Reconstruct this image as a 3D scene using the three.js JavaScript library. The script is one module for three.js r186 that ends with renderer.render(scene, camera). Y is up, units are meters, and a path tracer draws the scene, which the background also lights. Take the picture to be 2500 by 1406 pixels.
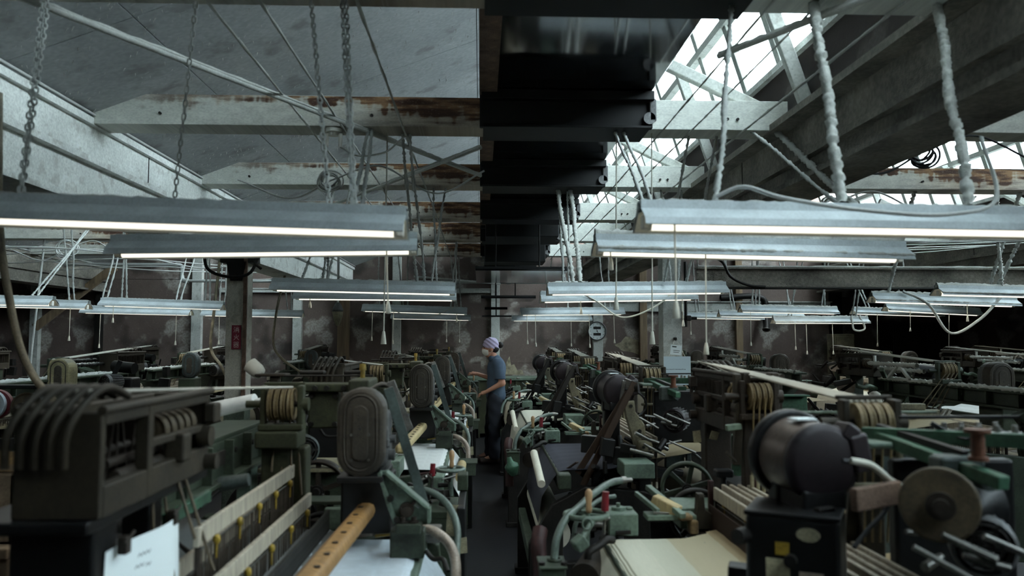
import * as THREE from 'three';
import { mergeGeometries } from 'three/addons/utils/BufferGeometryUtils.js';
import { RoundedBoxGeometry } from 'three/addons/geometries/RoundedBoxGeometry.js';
import { MarchingCubes } from 'three/addons/objects/MarchingCubes.js';
import { RectAreaLightUniformsLib } from 'three/addons/lights/RectAreaLightUniformsLib.js';

// ---------------------------------------------------------------- camera, sky, exposure
RectAreaLightUniformsLib.init();
const scene = new THREE.Scene();
const camera = new THREE.PerspectiveCamera(39.64, 2500 / 1406, 0.05, 80);
camera.position.set(0, 1.58, 0);
camera.rotation.order = 'YXZ';
camera.rotation.set(0.06504, -0.03888, 0);
camera.focus = 8.5;
camera.userData.fStop = 2.9;
scene.background = new THREE.Color().setRGB(17.0, 19.0, 19.9);      // overcast sky
const TUBE_GLOW = 1.35, TUBE_LIGHT = 22;                            // tube as the eye sees it, light it throws down
const renderer = new THREE.WebGLRenderer();
renderer.toneMapping = THREE.LinearToneMapping;
renderer.toneMappingExposure = 1.0;
renderer.shadowMap.enabled = true;

// ---------------------------------------------------------------- helpers
let seed = 20240611;
const rnd = () => { seed = (seed + 0x6d2b79f5) | 0; let t = Math.imul(seed ^ (seed >>> 15), 1 | seed); t = (t + Math.imul(t ^ (t >>> 7), 61 | t)) ^ t; return ((t ^ (t >>> 14)) >>> 0) / 4294967296; };
const rr = (a, b) => a + (b - a) * rnd();
const V = (x, y, z) => new THREE.Vector3(x, y, z);
const P = (x, y, d) => new THREE.Vector3(x, y, -d);                  // d: distance down the hall
const PI = Math.PI;

// periodic value noise for the textures
const LAT = []; for (let i = 0; i < 4096; i++) LAT.push(rnd());
function vnoise(x, y, per) {
  const xi = Math.floor(x), yi = Math.floor(y), fx = x - xi, fy = y - yi;
  const h = (a, b) => LAT[(((a % per) + per) % per * 61 + ((b % per) + per) % per * 167 + per * 13) & 4095];
  const sx = fx * fx * (3 - 2 * fx), sy = fy * fy * (3 - 2 * fy);
  return (h(xi, yi) * (1 - sx) + h(xi + 1, yi) * sx) * (1 - sy) + (h(xi, yi + 1) * (1 - sx) + h(xi + 1, yi + 1) * sx) * sy;
}
function fbm(u, v, f, oct) { let s = 0, a = 0.5, n = 0; for (let i = 0; i < oct; i++) { s += a * vnoise(u * f, v * f, f); n += a; a *= 0.5; f *= 2; } return s / n; }
const cl = (x) => Math.max(0, Math.min(1, x));
const sm = (a, b, x) => { const t = cl((x - a) / (b - a)); return t * t * (3 - 2 * t); };
function makeTex(w, h, fn, color = true) {
  const d = new Uint8Array(w * h * 4);
  for (let j = 0; j < h; j++) for (let i = 0; i < w; i++) {
    const c = fn(i / w, j / h), k = (j * w + i) * 4;
    d[k] = cl(c[0]) * 255; d[k + 1] = cl(c[1]) * 255; d[k + 2] = cl(c[2]) * 255; d[k + 3] = 255;
  }
  const t = new THREE.DataTexture(d, w, h, THREE.RGBAFormat);
  t.wrapS = t.wrapT = THREE.RepeatWrapping; t.magFilter = THREE.LinearFilter; t.minFilter = THREE.LinearMipmapLinearFilter; t.generateMipmaps = true;
  if (color) t.colorSpace = THREE.SRGBColorSpace;
  t.needsUpdate = true; return t;
}
const mix = (a, b, t) => [a[0] + (b[0] - a[0]) * t, a[1] + (b[1] - a[1]) * t, a[2] + (b[2] - a[2]) * t];
function rep(t, sx, sy = sx) { const c = t.clone(); c.repeat.set(sx, sy); c.needsUpdate = true; return c; }

// textures: material only (grain, dirt, lint, rust, stains)
const N2 = 256;
const txGrime = makeTex(N2, N2, (u, v) => { const a = fbm(u, v, 5, 5), b = vnoise(u * 90, v * 90, 90); const t = 0.62 + 0.5 * (a - 0.3) + 0.16 * (b - 0.5); return [t, t * 0.985, t * 0.96]; });
const txPale = makeTex(N2, N2, (u, v) => { const a = fbm(u, v, 6, 5), b = vnoise(u * 90, v * 90, 90); const t = 0.93 + 0.16 * (a - 0.5) + 0.08 * (b - 0.5); return [t, t, t * 0.99]; });
const txBump = makeTex(N2, N2, (u, v) => { const t = 0.55 * fbm(u, v, 14, 4) + 0.45 * vnoise(u * 100, v * 100, 100); return [t, t, t]; }, false);
const flecks = (n, lmin, lmax, sz) => {           // lint flecks as soft short strokes
  const m = new Float32Array(sz * sz);
  for (let k = 0; k < n; k++) {
    let x = rnd() * sz, y = rnd() * sz; const a = rr(1.1, 2.2), L = rr(lmin, lmax), w = rr(0.4, 1);
    for (let i = 0; i < L; i++) { const xi = ((x | 0) + sz) % sz, yi = ((y | 0) + sz) % sz; m[yi * sz + xi] = Math.max(m[yi * sz + xi], w); x += Math.cos(a); y += Math.sin(a); }
  }
  return (u, v) => m[((v * sz) | 0) % sz * sz + ((u * sz) | 0) % sz];
};
const fl1 = flecks(210, 2, 7, 512);
const txCeil = makeTex(512, 512, (u, v) => { const a = fbm(u, v, 4, 5), b = vnoise(u * 120, v * 120, 120); let c = 0.80 + 0.2 * (a - 0.5) + 0.08 * (b - 0.5); const d = sm(0.62, 0.8, fbm(u + 0.3, v, 9, 4)); let o = mix([c, c * 1.0, c * 0.99], [0.5, 0.47, 0.45], d * 0.4); return mix(o, [1, 1, 1], fl1(u, v) * 0.9); });
const fl2 = flecks(900, 1, 3, 512);
const txBeam = makeTex(512, 512, (u, v) => { const a = fbm(u, v, 5, 5), b = vnoise(u * 128, v * 128, 128); const c = 0.93 + 0.16 * (a - 0.5) + 0.12 * (b - 0.5); const d = sm(0.6, 0.75, fbm(u, v + 0.4, 16, 3)) * 0.18; return mix(mix([c, c, c * 0.985], [0.42, 0.37, 0.33], d), [0.3, 0.28, 0.26], fl2(u, v) * 0.55); });
// rusted tie beam: u along the beam (4.1 m), v up its depth
const txRust = makeTex(1024, 64, (u, v) => {
  const n = fbm(u * 1, v * 0.3, 24, 4), n2 = fbm(u, v * 0.06, 64, 3), b = vnoise(u * 512, v * 40, 512);
  const along = sm(0.16, 0.4, u) * (1 - sm(0.62, 0.8, u)) + 0.35 * sm(0.04, 0.16, u) * (1 - sm(0.62, 0.8, u));
  const near = sm(0.34, 0.5, u) * (1 - sm(0.56, 0.66, u)), drip = fbm(u, 0.3, 160, 2);
  const top = sm(0.62 - 0.45 * near, 1.0 - 0.15 * near, v + (n - 0.5) * 0.7 + (drip - 0.5) * 0.5);
  const r = cl(along * (0.10 + 0.25 * near + 1.2 * top) * (0.35 + 1.1 * n) + 0.4 * sm(0.93, 0.99, v) * along);
  const base = 0.90 + 0.12 * (n2 - 0.5) + 0.12 * (b - 0.5);
  let c = mix([base, base, base * 0.97], mix([0.66, 0.50, 0.36], [0.30, 0.19, 0.14], sm(0.3, 0.7, n)), cl(r * 1.1));
  return mix(c, [0.85, 0.83, 0.79], sm(0.8, 0.9, b) * 0.3);
});
const fl3 = flecks(700, 1, 3, 512);
const txWall = makeTex(512, 512, (u, v) => {
  const a = fbm(u, v, 6, 5), b = vnoise(u * 128, v * 128, 128), s = fbm(u * 1, v * 1 + 0.37, 8, 5);
  let c = mix([0.33, 0.29, 0.275], [0.44, 0.39, 0.365], a + 0.2 * (b - 0.5));
  const st = sm(0.52, 0.66, s) * sm(0.38, 0.6, vnoise(u * 5, v * 9, 45)) * (0.55 + 0.6 * b);
  c = mix(c, [0.68, 0.68, 0.66], st * 0.8);
  c = mix(c, [0.17, 0.145, 0.135], sm(0.6, 0.8, fbm(u + 0.5, v, 5, 3)) * 0.7);
  return mix(c, [0.72, 0.71, 0.68], fl3(u, v) * 0.55);
});
const txWood = makeTex(256, 256, (u, v) => { const g = fbm(u * 1, v * 0.12, 32, 4), h = vnoise(u * 64, v * 4, 64); const t = 0.75 + 0.3 * (g - 0.5) + 0.12 * (h - 0.5); return [t, t * 0.96, t * 0.9]; });
const txFloor = makeTex(512, 512, (u, v) => { const a = fbm(u, v, 5, 6), b = vnoise(u * 128, v * 128, 128); let c = 0.34 + 0.22 * (a - 0.5) + 0.08 * (b - 0.5); const s = sm(0.72, 0.78, fbm(u + 0.2, v + 0.1, 10, 4)); return mix([c * 0.95, c * 0.94, c * 1.0], [0.55, 0.55, 0.56], s * 0.4); });
const txCloth = makeTex(256, 256, (u, v) => { const w = 0.93 + 0.05 * Math.sin(u * PI * 2 * 64) * Math.sin(v * PI * 2 * 64) + 0.05 * (fbm(u, v, 6, 4) - 0.5) * 2; return [w, w, w]; });
const txStripe = makeTex(512, 64, (u, v) => {       // striped cream cloth: u along the loom (width of the cloth)
  const w = 0.95 + 0.04 * (vnoise(u * 256, v * 32, 256) - 0.5);
  let c = [0.93 * w, 0.925 * w, 0.88 * w];
  const x = u % 1;
  for (const [p, q] of [[0.50, 0.006], [0.53, 0.007], [0.56, 0.006], [0.585, 0.008], [0.62, 0.005]]) if (Math.abs(x - p) < q) c = mix(c, [0.45, 0.43, 0.36], 0.7);
  if (x < 0.22) c = mix(c, [0.78, 0.73, 0.62], 0.7); else if (x < 0.34) c = mix(c, [0.84, 0.85, 0.80], 0.5);
  return c;
});
const txYarn = makeTex(256, 256, (u, v) => { const t = 0.78 + 0.22 * Math.sin(u * PI * 2 * 42 + 0.6 * Math.sin(v * PI * 2)) * 0.6 + 0.1 * (vnoise(u * 128, v * 64, 128) - 0.5); return [t, t, t]; });

function mat(color, rough = 0.7, metal = 0, o = {}) {
  const m = new THREE.MeshStandardMaterial({ roughness: rough, metalness: metal });
  m.color.set(color);
  if (o.map !== null) m.map = o.map || rep(txGrime, 1.6);
  if (o.bump) { m.bumpMap = o.bumpTex || rep(txBump, o.bumpRep || 4); m.bumpScale = o.bump; }
  if (o.side) m.side = THREE.DoubleSide;
  if (o.emissive) { m.emissive.set(o.emissive); m.emissiveIntensity = o.glow; }
  return m;
}
const gA = rep(txGrime, 1.7), gB = rep(txGrime, 3.3), gP = rep(txPale, 2.2), bA = rep(txBump, 4), bB = rep(txBump, 1.5);
const M = {
  ceil: mat('#d3d6d8', 0.9, 0, { map: rep(txCeil, 0.55) }),
  beam: mat('#f0f2f0', 0.8, 0, { map: rep(txBeam, 0.9), bump: 0.003 }),
  beamDustShade: mat('#a9a59c', 0.95, 0, { map: rep(txGrime, 0.8), bump: 0.006, bumpTex: rep(txBump, 2.5) }),  // dusty beam paint, greyed further to paint in shade
  tie: mat('#f0f2f0', 0.82, 0, { map: txRust, bump: 0.002 }),
  board: mat('#8d8682', 0.9, 0, { map: rep(txWall, 0.6), bump: 0.002 }),
  wall: mat('#fff8f4', 0.75, 0, { map: rep(txWall, 0.42), bump: 0.002, bumpTex: bB }),
  roofing: mat('#b9bcbd', 0.7, 0, { map: gA }),
  plaster: mat('#c9c0a8', 0.9, 0, { map: gB }),
  floor: mat('#403f46', 0.45, 0, { map: rep(txFloor, 0.5), bump: 0.001 }),
  postGray: mat('#c3c5c1', 0.8, 0, { map: rep(txBeam, 0.9) }),
  postWood: mat('#a3917c', 0.85, 0, { map: rep(txWood, 0.8), bump: 0.001 }),
  colGray: mat('#d6d2c8', 0.8, 0, { map: rep(txBeam, 1.1), bump: 0.002 }),
  colGreen: mat('#6f8073', 0.7, 0, { map: gA }),
  duct: new THREE.MeshPhysicalMaterial({ color: '#0d1016', roughness: 0.08, metalness: 0, clearcoat: 0.6, clearcoatRoughness: 0.12 }),
  ductMatte: mat('#131313', 0.6, 0.2, { map: gA }),
  rusty: mat('#9d8171', 0.85, 0.2, { map: gB, bump: 0.002 }),
  pipe: mat('#b9bbb9', 0.5, 0.2, { map: gP }),
  lint: mat('#d5d6d1', 1, 0, { map: gP, bump: 0.004, bumpTex: rep(txBump, 9) }),
  lintGray: mat('#c2c4c1', 1, 0, { map: gP, bump: 0.004, bumpTex: rep(txBump, 9) }),
  chain: mat('#e4e6e4', 0.5, 0.15, { map: gP }),
  wire: mat('#c9cac7', 0.9, 0, { map: gP }),
  cord: mat('#d8d5c8', 0.85, 0, { map: gP }),
  cableBlack: mat('#1c1c1d', 0.6, 0, { map: null }),
  housing: mat('#c6ced2', 0.55, 0, { map: gP }),
  reflector: mat('#ece9dc', 0.5, 0, { map: gP }),
  tube: mat('#fffbe6', 0.4, 0, { map: null, emissive: '#fdf8e8', glow: TUBE_GLOW }),
  socket: mat('#e9e6dc', 0.5, 0, { map: null }),
  green: mat('#435140', 0.55, 0.1, { map: gA, bump: 0.0008 }),
  greenPale: mat('#7d9485', 0.55, 0.1, { map: gA, bump: 0.0008 }),
  greenOlive: mat('#42472d', 0.6, 0.1, { map: gA, bump: 0.0008 }),
  greenDeep: mat('#4a7a60', 0.55, 0, { map: gA }),
  iron: mat('#2e2b28', 0.55, 0.45, { map: gA, bump: 0.001 }),
  ironBrown: mat('#3d342b', 0.6, 0.35, { map: gA, bump: 0.001 }),
  ironOlive: mat('#3d3526', 0.65, 0.2, { map: gA, bump: 0.001 }),
  black: mat('#161617', 0.45, 0.2, { map: gA, bump: 0.0006 }),
  blackGloss: mat('#121214', 0.25, 0.1, { map: gA }),
  steel: mat('#9a9a97', 0.35, 0.8, { map: gB }),
  alu: mat('#7f8184', 0.5, 0.5, { map: gA, bump: 0.0015 }),
  cover: mat('#514a40', 0.6, 0.25, { map: gA, bump: 0.001 }),
  coverCream: mat('#a79f7c', 0.55, 0.05, { map: gA, bump: 0.001 }),
  coverTeal: mat('#4c5b5e', 0.6, 0.1, { map: gA, bump: 0.001 }),
  castCream: mat('#a39d82', 0.6, 0.1, { map: gA, bump: 0.0012 }),
  pulley: mat('#97835a', 0.6, 0.1, { map: gB, bump: 0.001 }),
  pulleyDark: mat('#6b5d45', 0.65, 0.1, { map: gB, bump: 0.001 }),
  motorBrown: mat('#6b5e58', 0.38, 0.35, { map: gA }),
  motorCap: mat('#30242a', 0.5, 0.2, { map: gA }),
  belt: mat('#33302e', 0.6, 0, { map: rep(txWood, 4) }),
  beltBrown: mat('#4d3a2c', 0.65, 0, { map: rep(txWood, 4) }),
  beltGray: mat('#52605e', 0.55, 0, { map: gA }),
  heald: mat('#d2cec4', 0.6, 0, { map: rep(txWood, 3), bump: 0.0006 }),
  healdWire: mat('#6a6055', 0.6, 0.4, { map: gB }),
  reedBrown: mat('#4b3a30', 0.75, 0, { map: rep(txYarn, 3) }),
  yellow: mat('#c9a93c', 0.5, 0, { map: gB }),
  woodPole: mat('#b98f57', 0.6, 0, { map: rep(txWood, 2.5) }),
  woodPale: mat('#e0cfa0', 0.6, 0, { map: rep(txWood, 3) }),
  woodHandle: mat('#dcb890', 0.5, 0, { map: rep(txWood, 6) }),
  red: mat('#8c2230', 0.4, 0, { map: gB }),
  redDark: mat('#48201f', 0.6, 0.1, { map: gA }),
  hoseGreen: mat('#7d9088', 0.4, 0, { map: gB }),
  hosePink: mat('#c7b6a8', 0.45, 0, { map: gB }),
  hoseBeige: mat('#a39a83', 0.55, 0, { map: gB }),
  clothBlue: mat('#c9d4dc', 0.85, 0, { map: rep(txCloth, 8) }),
  clothWhite: mat('#e4e6e4', 0.85, 0, { map: rep(txCloth, 8) }),
  clothNavy: mat('#2c2d3a', 0.9, 0, { map: rep(txCloth, 8) }),
  clothCream: mat('#e2dcc8', 0.85, 0, { map: rep(txCloth, 8) }),
  clothStripe: mat('#d9d7cd', 0.85, 0, { map: txStripe }),
  warp: mat('#8c8f8d', 0.8, 0, { map: rep(txYarn, 7) }),
  warpCream: mat('#c8b48c', 0.8, 0, { map: rep(txYarn, 7) }),
  yarn: mat('#d9d5c7', 0.95, 0, { map: rep(txYarn, 10) }),
  yarnTan: mat('#8a7f68', 0.95, 0, { map: rep(txYarn, 10) }),
  card: mat('#d6cfae', 0.8, 0, { map: gB }),
  cardboard: mat('#a58a62', 0.85, 0, { map: gB }),
  cardboardSide: mat('#8f7d68', 0.85, 0, { map: gB }),
  paper: mat('#dfe6e6', 0.8, 0, { map: null }),
  tray: mat('#25272a', 0.45, 0.3, { map: gA }),
  brownBoard: mat('#7a4a30', 0.7, 0, { map: gA }),
};

// geometries: all given in hall coordinates, box-projected uv in metres
function fin(g, keepUv) {
  if (g.index) g = g.toNonIndexed();
  for (const k of Object.keys(g.attributes)) if (!['position', 'normal', 'uv'].includes(k)) g.deleteAttribute(k);
  if (!g.attributes.normal) g.computeVertexNormals();
  if (keepUv && g.attributes.uv) return g;
  const p = g.attributes.position, n = g.attributes.normal, uv = new Float32Array(p.count * 2);
  for (let t = 0; t < p.count; t += 3) {
    const ax = Math.abs(n.getX(t) + n.getX(t + 1) + n.getX(t + 2)), ay = Math.abs(n.getY(t) + n.getY(t + 1) + n.getY(t + 2)), az = Math.abs(n.getZ(t) + n.getZ(t + 1) + n.getZ(t + 2));
    for (let i = t; i < t + 3; i++) {
      const x = p.getX(i), y = p.getY(i), z = p.getZ(i);
      if (ay >= ax && ay >= az) { uv[i * 2] = z; uv[i * 2 + 1] = x; } else if (ax >= az) { uv[i * 2] = z; uv[i * 2 + 1] = y; } else { uv[i * 2] = x; uv[i * 2 + 1] = y; }
    }
  }
  g.setAttribute('uv', new THREE.BufferAttribute(uv, 2));
  return g;
}
const Q = new THREE.Quaternion(), M4 = new THREE.Matrix4();
function place(g, x, y, z, rx = 0, ry = 0, rz = 0) { g.applyMatrix4(M4.compose(V(x, y, z), Q.setFromEuler(new THREE.Euler(rx, ry, rz)), V(1, 1, 1))); return g; }
const box = (x, y, d, w, h, l, rx, ry, rz) => fin(place(new THREE.BoxGeometry(w, h, l), x, y, -d, rx, ry, rz));
const rbox = (x, y, d, w, h, l, r = 0.006, rx, ry, rz) => fin(place(new RoundedBoxGeometry(w, h, l, 1, Math.min(r, w / 2.2, h / 2.2, l / 2.2)), x, y, -d, rx, ry, rz));
const bx = (x0, x1, y0, y1, d0, d1) => box((x0 + x1) / 2, (y0 + y1) / 2, (d0 + d1) / 2, Math.abs(x1 - x0), Math.abs(y1 - y0), Math.abs(d1 - d0));
const rx_ = (x0, x1, y0, y1, d0, d1, r) => rbox((x0 + x1) / 2, (y0 + y1) / 2, (d0 + d1) / 2, Math.abs(x1 - x0), Math.abs(y1 - y0), Math.abs(d1 - d0), r);
function cyl(a, b, r, r2 = r, seg = 14, open = false) {
  const d = b.clone().sub(a), g = new THREE.CylinderGeometry(r2, r, d.length(), seg, 1, open);
  g.applyQuaternion(new THREE.Quaternion().setFromUnitVectors(V(0, 1, 0), d.clone().normalize()));
  const m = a.clone().add(b).multiplyScalar(0.5); g.translate(m.x, m.y, m.z); return fin(g);
}
function bar(a, b, w, h, up = V(0, 1, 0)) {            // rectangular bar from a to b
  const d = b.clone().sub(a), L = d.length(), zAx = d.clone().normalize(), xAx = up.clone().cross(zAx).normalize(), yAx = zAx.clone().cross(xAx);
  const g = new RoundedBoxGeometry(w, h, L, 1, Math.min(w, h) * 0.14), m = new THREE.Matrix4().makeBasis(xAx, yAx, zAx);
  const c = a.clone().add(b).multiplyScalar(0.5); m.setPosition(c); g.applyMatrix4(m); return fin(g);
}
const tube = (pts, r, seg = 24, rs = 7, closed = false) => fin(new THREE.TubeGeometry(new THREE.CatmullRomCurve3(pts, closed), seg, r, rs, closed));
function lumpy(a, b, r, amp, seg, rs = 6) {            // lint-covered rope or chain
  const pts = []; for (let i = 0; i <= 4; i++) { const p = a.clone().lerp(b, i / 4); if (i > 0 && i < 4) { p.x += rr(-1, 1) * 0.008; p.z += rr(-1, 1) * 0.008; } pts.push(p); }
  const g = new THREE.TubeGeometry(new THREE.CatmullRomCurve3(pts), seg, r, rs), p = g.attributes.position, n = g.attributes.normal, ring = [];
  for (let i = 0; i <= seg; i++) ring.push(rr(0.15, 1));
  for (let i = 0; i < p.count; i++) { const k = Math.floor(i / (rs + 1)), j = i % (rs + 1) % rs, o = amp * (ring[k] - 0.4) + amp * 0.5 * (LAT[(k * 31 + j * 97) & 4095] - 0.5); p.setXYZ(i, p.getX(i) + n.getX(i) * o, p.getY(i) + n.getY(i) * o, p.getZ(i) + n.getZ(i) * o); }
  g.computeVertexNormals(); return fin(g);
}
function lathe(prof, a, axis, seg = 20) {              // prof: [r, t] along axis from point a
  const g = new THREE.LatheGeometry(prof.map(([r, t]) => new THREE.Vector2(Math.max(r, 1e-4), t)), seg);
  g.applyQuaternion(new THREE.Quaternion().setFromUnitVectors(V(0, 1, 0), axis.clone().normalize())); g.translate(a.x, a.y, a.z); return fin(g);
}
function torus(c, axis, R, r, rs = 8, ts = 28, arc = PI * 2) { const g = new THREE.TorusGeometry(R, r, rs, ts, arc); g.applyQuaternion(new THREE.Quaternion().setFromUnitVectors(V(0, 0, 1), axis.clone().normalize())); g.translate(c.x, c.y, c.z); return fin(g); }
function prism(pts, depth, bevel = 0, holes = []) {    // outline in x,y; extruded along +z from 0
  const s = new THREE.Shape(pts.map(([x, y]) => new THREE.Vector2(x, y)));
  for (const h of holes) s.holes.push(new THREE.Path(h.map(([x, y]) => new THREE.Vector2(x, y))));
  return new THREE.ExtrudeGeometry(s, { depth, bevelEnabled: bevel > 0, bevelThickness: bevel, bevelSize: bevel, bevelSegments: 2, curveSegments: 6 });
}
const plateXY = (pts, d, t, bevel, holes) => { const g = prism(pts, t, bevel, holes); g.translate(0, 0, -d); return fin(g); };      // faces the camera end, front at -d+t
const plateZY = (pts, x, t, bevel, holes) => { const g = prism(pts.map(([d, y]) => [d, y]), t, bevel, holes && holes.map((h) => h)); g.rotateY(PI / 2); g.translate(x, 0, 0); return fin(g); }; // pts: [d, y]
function stadium(w, h, n = 14) { const r = w / 2, o = []; for (let i = 0; i <= n; i++) { const a = i / n * PI; o.push([r * Math.cos(a), h / 2 - r + r * Math.sin(a)]); } for (let i = 0; i <= n; i++) { const a = PI + i / n * PI; o.push([r * Math.cos(a), -h / 2 + r + r * Math.sin(a)]); } return o; }
const disc = (c, axis, r, t, seg = 24) => { const a = axis.clone().normalize().multiplyScalar(t / 2); return cyl(c.clone().sub(a), c.clone().add(a), r, r, seg); };

// scene graph
const taken = {};
function numbered(n) { if (taken[n] === undefined) { taken[n] = 0; return n; } taken[n]++; return n + '_' + String(taken[n]).padStart(3, '0'); }
let ORG = V(0, 0, 0);
function thing(name, label, category, at = [0, 0, 0], group) {
  const o = new THREE.Group(); o.name = numbered(name); o.position.set(...at); ORG = o.position.clone(); o.userData = { label, category }; if (group) o.userData.group = group; scene.add(o); return o;
}
function structure(name, at = [0, 0, 0]) { const o = new THREE.Group(); o.name = name; o.position.set(...at); ORG = o.position.clone(); o.userData = { kind: 'structure' }; scene.add(o); return o; }
const SPLIT = new Set(['end_plate', 'upright', 'hanger_rod', 'record_card', 'bright_rod', 'dobby_stand', 'side_stay', 'foot', 'top_rod', 'cross_rail', 'cable_run', 'splice_strip', 'hanging_tag', 'coupling', 'elbow', 'conduit', 'guide_rail', 'lever_rod', 'end_stay', 'leg', 'string', 'link_rod', 'bright_link', 'bare_plaster', 'harness_cord', 'rail', 'side_panel', 'hand', 'oil_pipe', 'lower_guard', 'cog', 'lever_stack', 'gear_base', 'stand_box', 'link', 'fork_arm']);
function part(parent, name, geos, m, label) {
  if (Array.isArray(geos) && geos.length > 1 && SPLIT.has(name)) { let o; for (const g of geos) o = part(parent, name, g, m, label); return o; }
  const a = Array.isArray(geos) ? geos : [geos]; const g = a.length > 1 ? mergeGeometries(a) : a[0];
  if (ORG.lengthSq() > 0) g.translate(-ORG.x, -ORG.y, -ORG.z);
  const o = new THREE.Mesh(g, m); o.name = name; o.castShadow = o.receiveShadow = true; parent.add(o); if (label) o.userData.label = label; return o;
}
function sub(parent, name) { const o = new THREE.Group(); o.name = name; parent.add(o); return o; }
function inst(parent, name, g, m, at, rx = 0, ry = 0, rz = 0) {   // shared geometry, given around its own origin
  const o = new THREE.Mesh(g, m); o.name = name; o.position.copy(at).sub(ORG); o.rotation.set(rx, ry, rz); o.castShadow = o.receiveShadow = true; parent.add(o); return o;
}
function single(name, label, category, geos, m, at, group) { const t = thing(name, label, category, at, group); const g = mergeGeometries(Array.isArray(geos) ? geos : [geos]); g.translate(-ORG.x, -ORG.y, -ORG.z); scene.remove(t); const o = new THREE.Mesh(g, m); o.name = t.name; o.position.copy(ORG); o.userData = t.userData; o.castShadow = o.receiveShadow = true; scene.add(o); return o; }

// ---------------------------------------------------------------- the setting: saw-tooth weaving shed
const VAL = [-10.79, -6.56, -2.33, 1.90, 6.13, 10.36];               // valley beam centres, 4.23 m apart
const BACK = 14.0, FRONT = -3.6;                                    // d of the end walls
const TIES = [2.80, 4.68, 6.44, 8.2, 9.96, 11.72];
{
  const f = structure('floor');
  part(f, 'concrete_slab', bx(-11, 11, -0.2, 0, FRONT - 0.2, BACK + 4.2), M.floor);
  const wl = structure('wall_left'); part(wl, 'wall_body', bx(-11.0, -10.8, 0, 4.3, FRONT - 0.2, BACK + 4.2), M.wall);
  const wr = structure('wall_right'); part(wr, 'wall_body', bx(10.4, 10.6, 0, 4.3, FRONT - 0.2, BACK + 4.2), M.wall);
  const wf = structure('wall_front'); part(wf, 'wall_body', bx(-11, 10.6, 0, 4.3, FRONT - 0.2, FRONT), M.wall);
  // back wall: hardboard panels between posts; a dark store opens beyond the last post
  const wb = structure('wall_back');
  part(wb, 'wall_body', [bx(-11, 6.30, 0, 4.35, BACK, BACK + 0.2), bx(6.1, 6.30, 0, 4.35, BACK + 0.2, BACK + 0.7), bx(6.1, 10.6, 0, 4.35, BACK + 0.7, BACK + 0.9)], M.wall);
  const px = [-10.7, -9.3, -7.58, -6.52, -4.87, -3.16, -2.37, -1.46, 0.25, 2.04, 2.84, 4.54, 6.28];
  for (let i = 0; i + 1 < px.length; i++) {
    const a = px[i] + 0.03, b = px[i + 1] - 0.03, m = M.wall;
    part(wb, 'wall_panel', bx(a, b, 0.02, 1.18, BACK - 0.02, BACK), m);
    part(wb, 'wall_panel', bx(a, b, 1.185, 2.62, BACK - 0.02 - rr(0, 0.004), BACK), m);
    part(wb, 'wall_panel', bx(a, b, 2.63, 3.4, BACK - 0.02, BACK), m);
  }
  // torn facing that shows pale plaster
  const torn = [[2.34, 1.50], [2.40, 1.52], [2.46, 1.545], [2.50, 1.60], [2.54, 1.64], [2.62, 1.635], [2.66, 1.60], [2.76, 1.58], [2.77, 1.44], [2.77, 1.32], [2.68, 1.36], [2.58, 1.38], [2.50, 1.385], [2.45, 1.41], [2.42, 1.45], [2.37, 1.47]];
  for (let i = 0; i < 4; i++) part(wb, 'wall_panel', bx(6.32 + i * 1.05, 7.35 + i * 1.05, 0.02, 2.6, BACK + 0.68, BACK + 0.7), M.wall);
  part(wb, 'bare_plaster', plateXY(torn, BACK - 0.02, 0.004), M.plaster, 'pale bare plaster where the facing is torn');
  part(wb, 'bare_plaster', plateXY([[0.42, 0.98], [0.75, 0.98], [0.72, 1.06], [0.64, 1.05], [0.58, 1.16], [0.53, 1.14], [0.5, 1.3], [0.45, 1.2]], BACK - 0.02, 0.004), M.plaster, 'pale bare plaster where the facing is torn');
}
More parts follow.
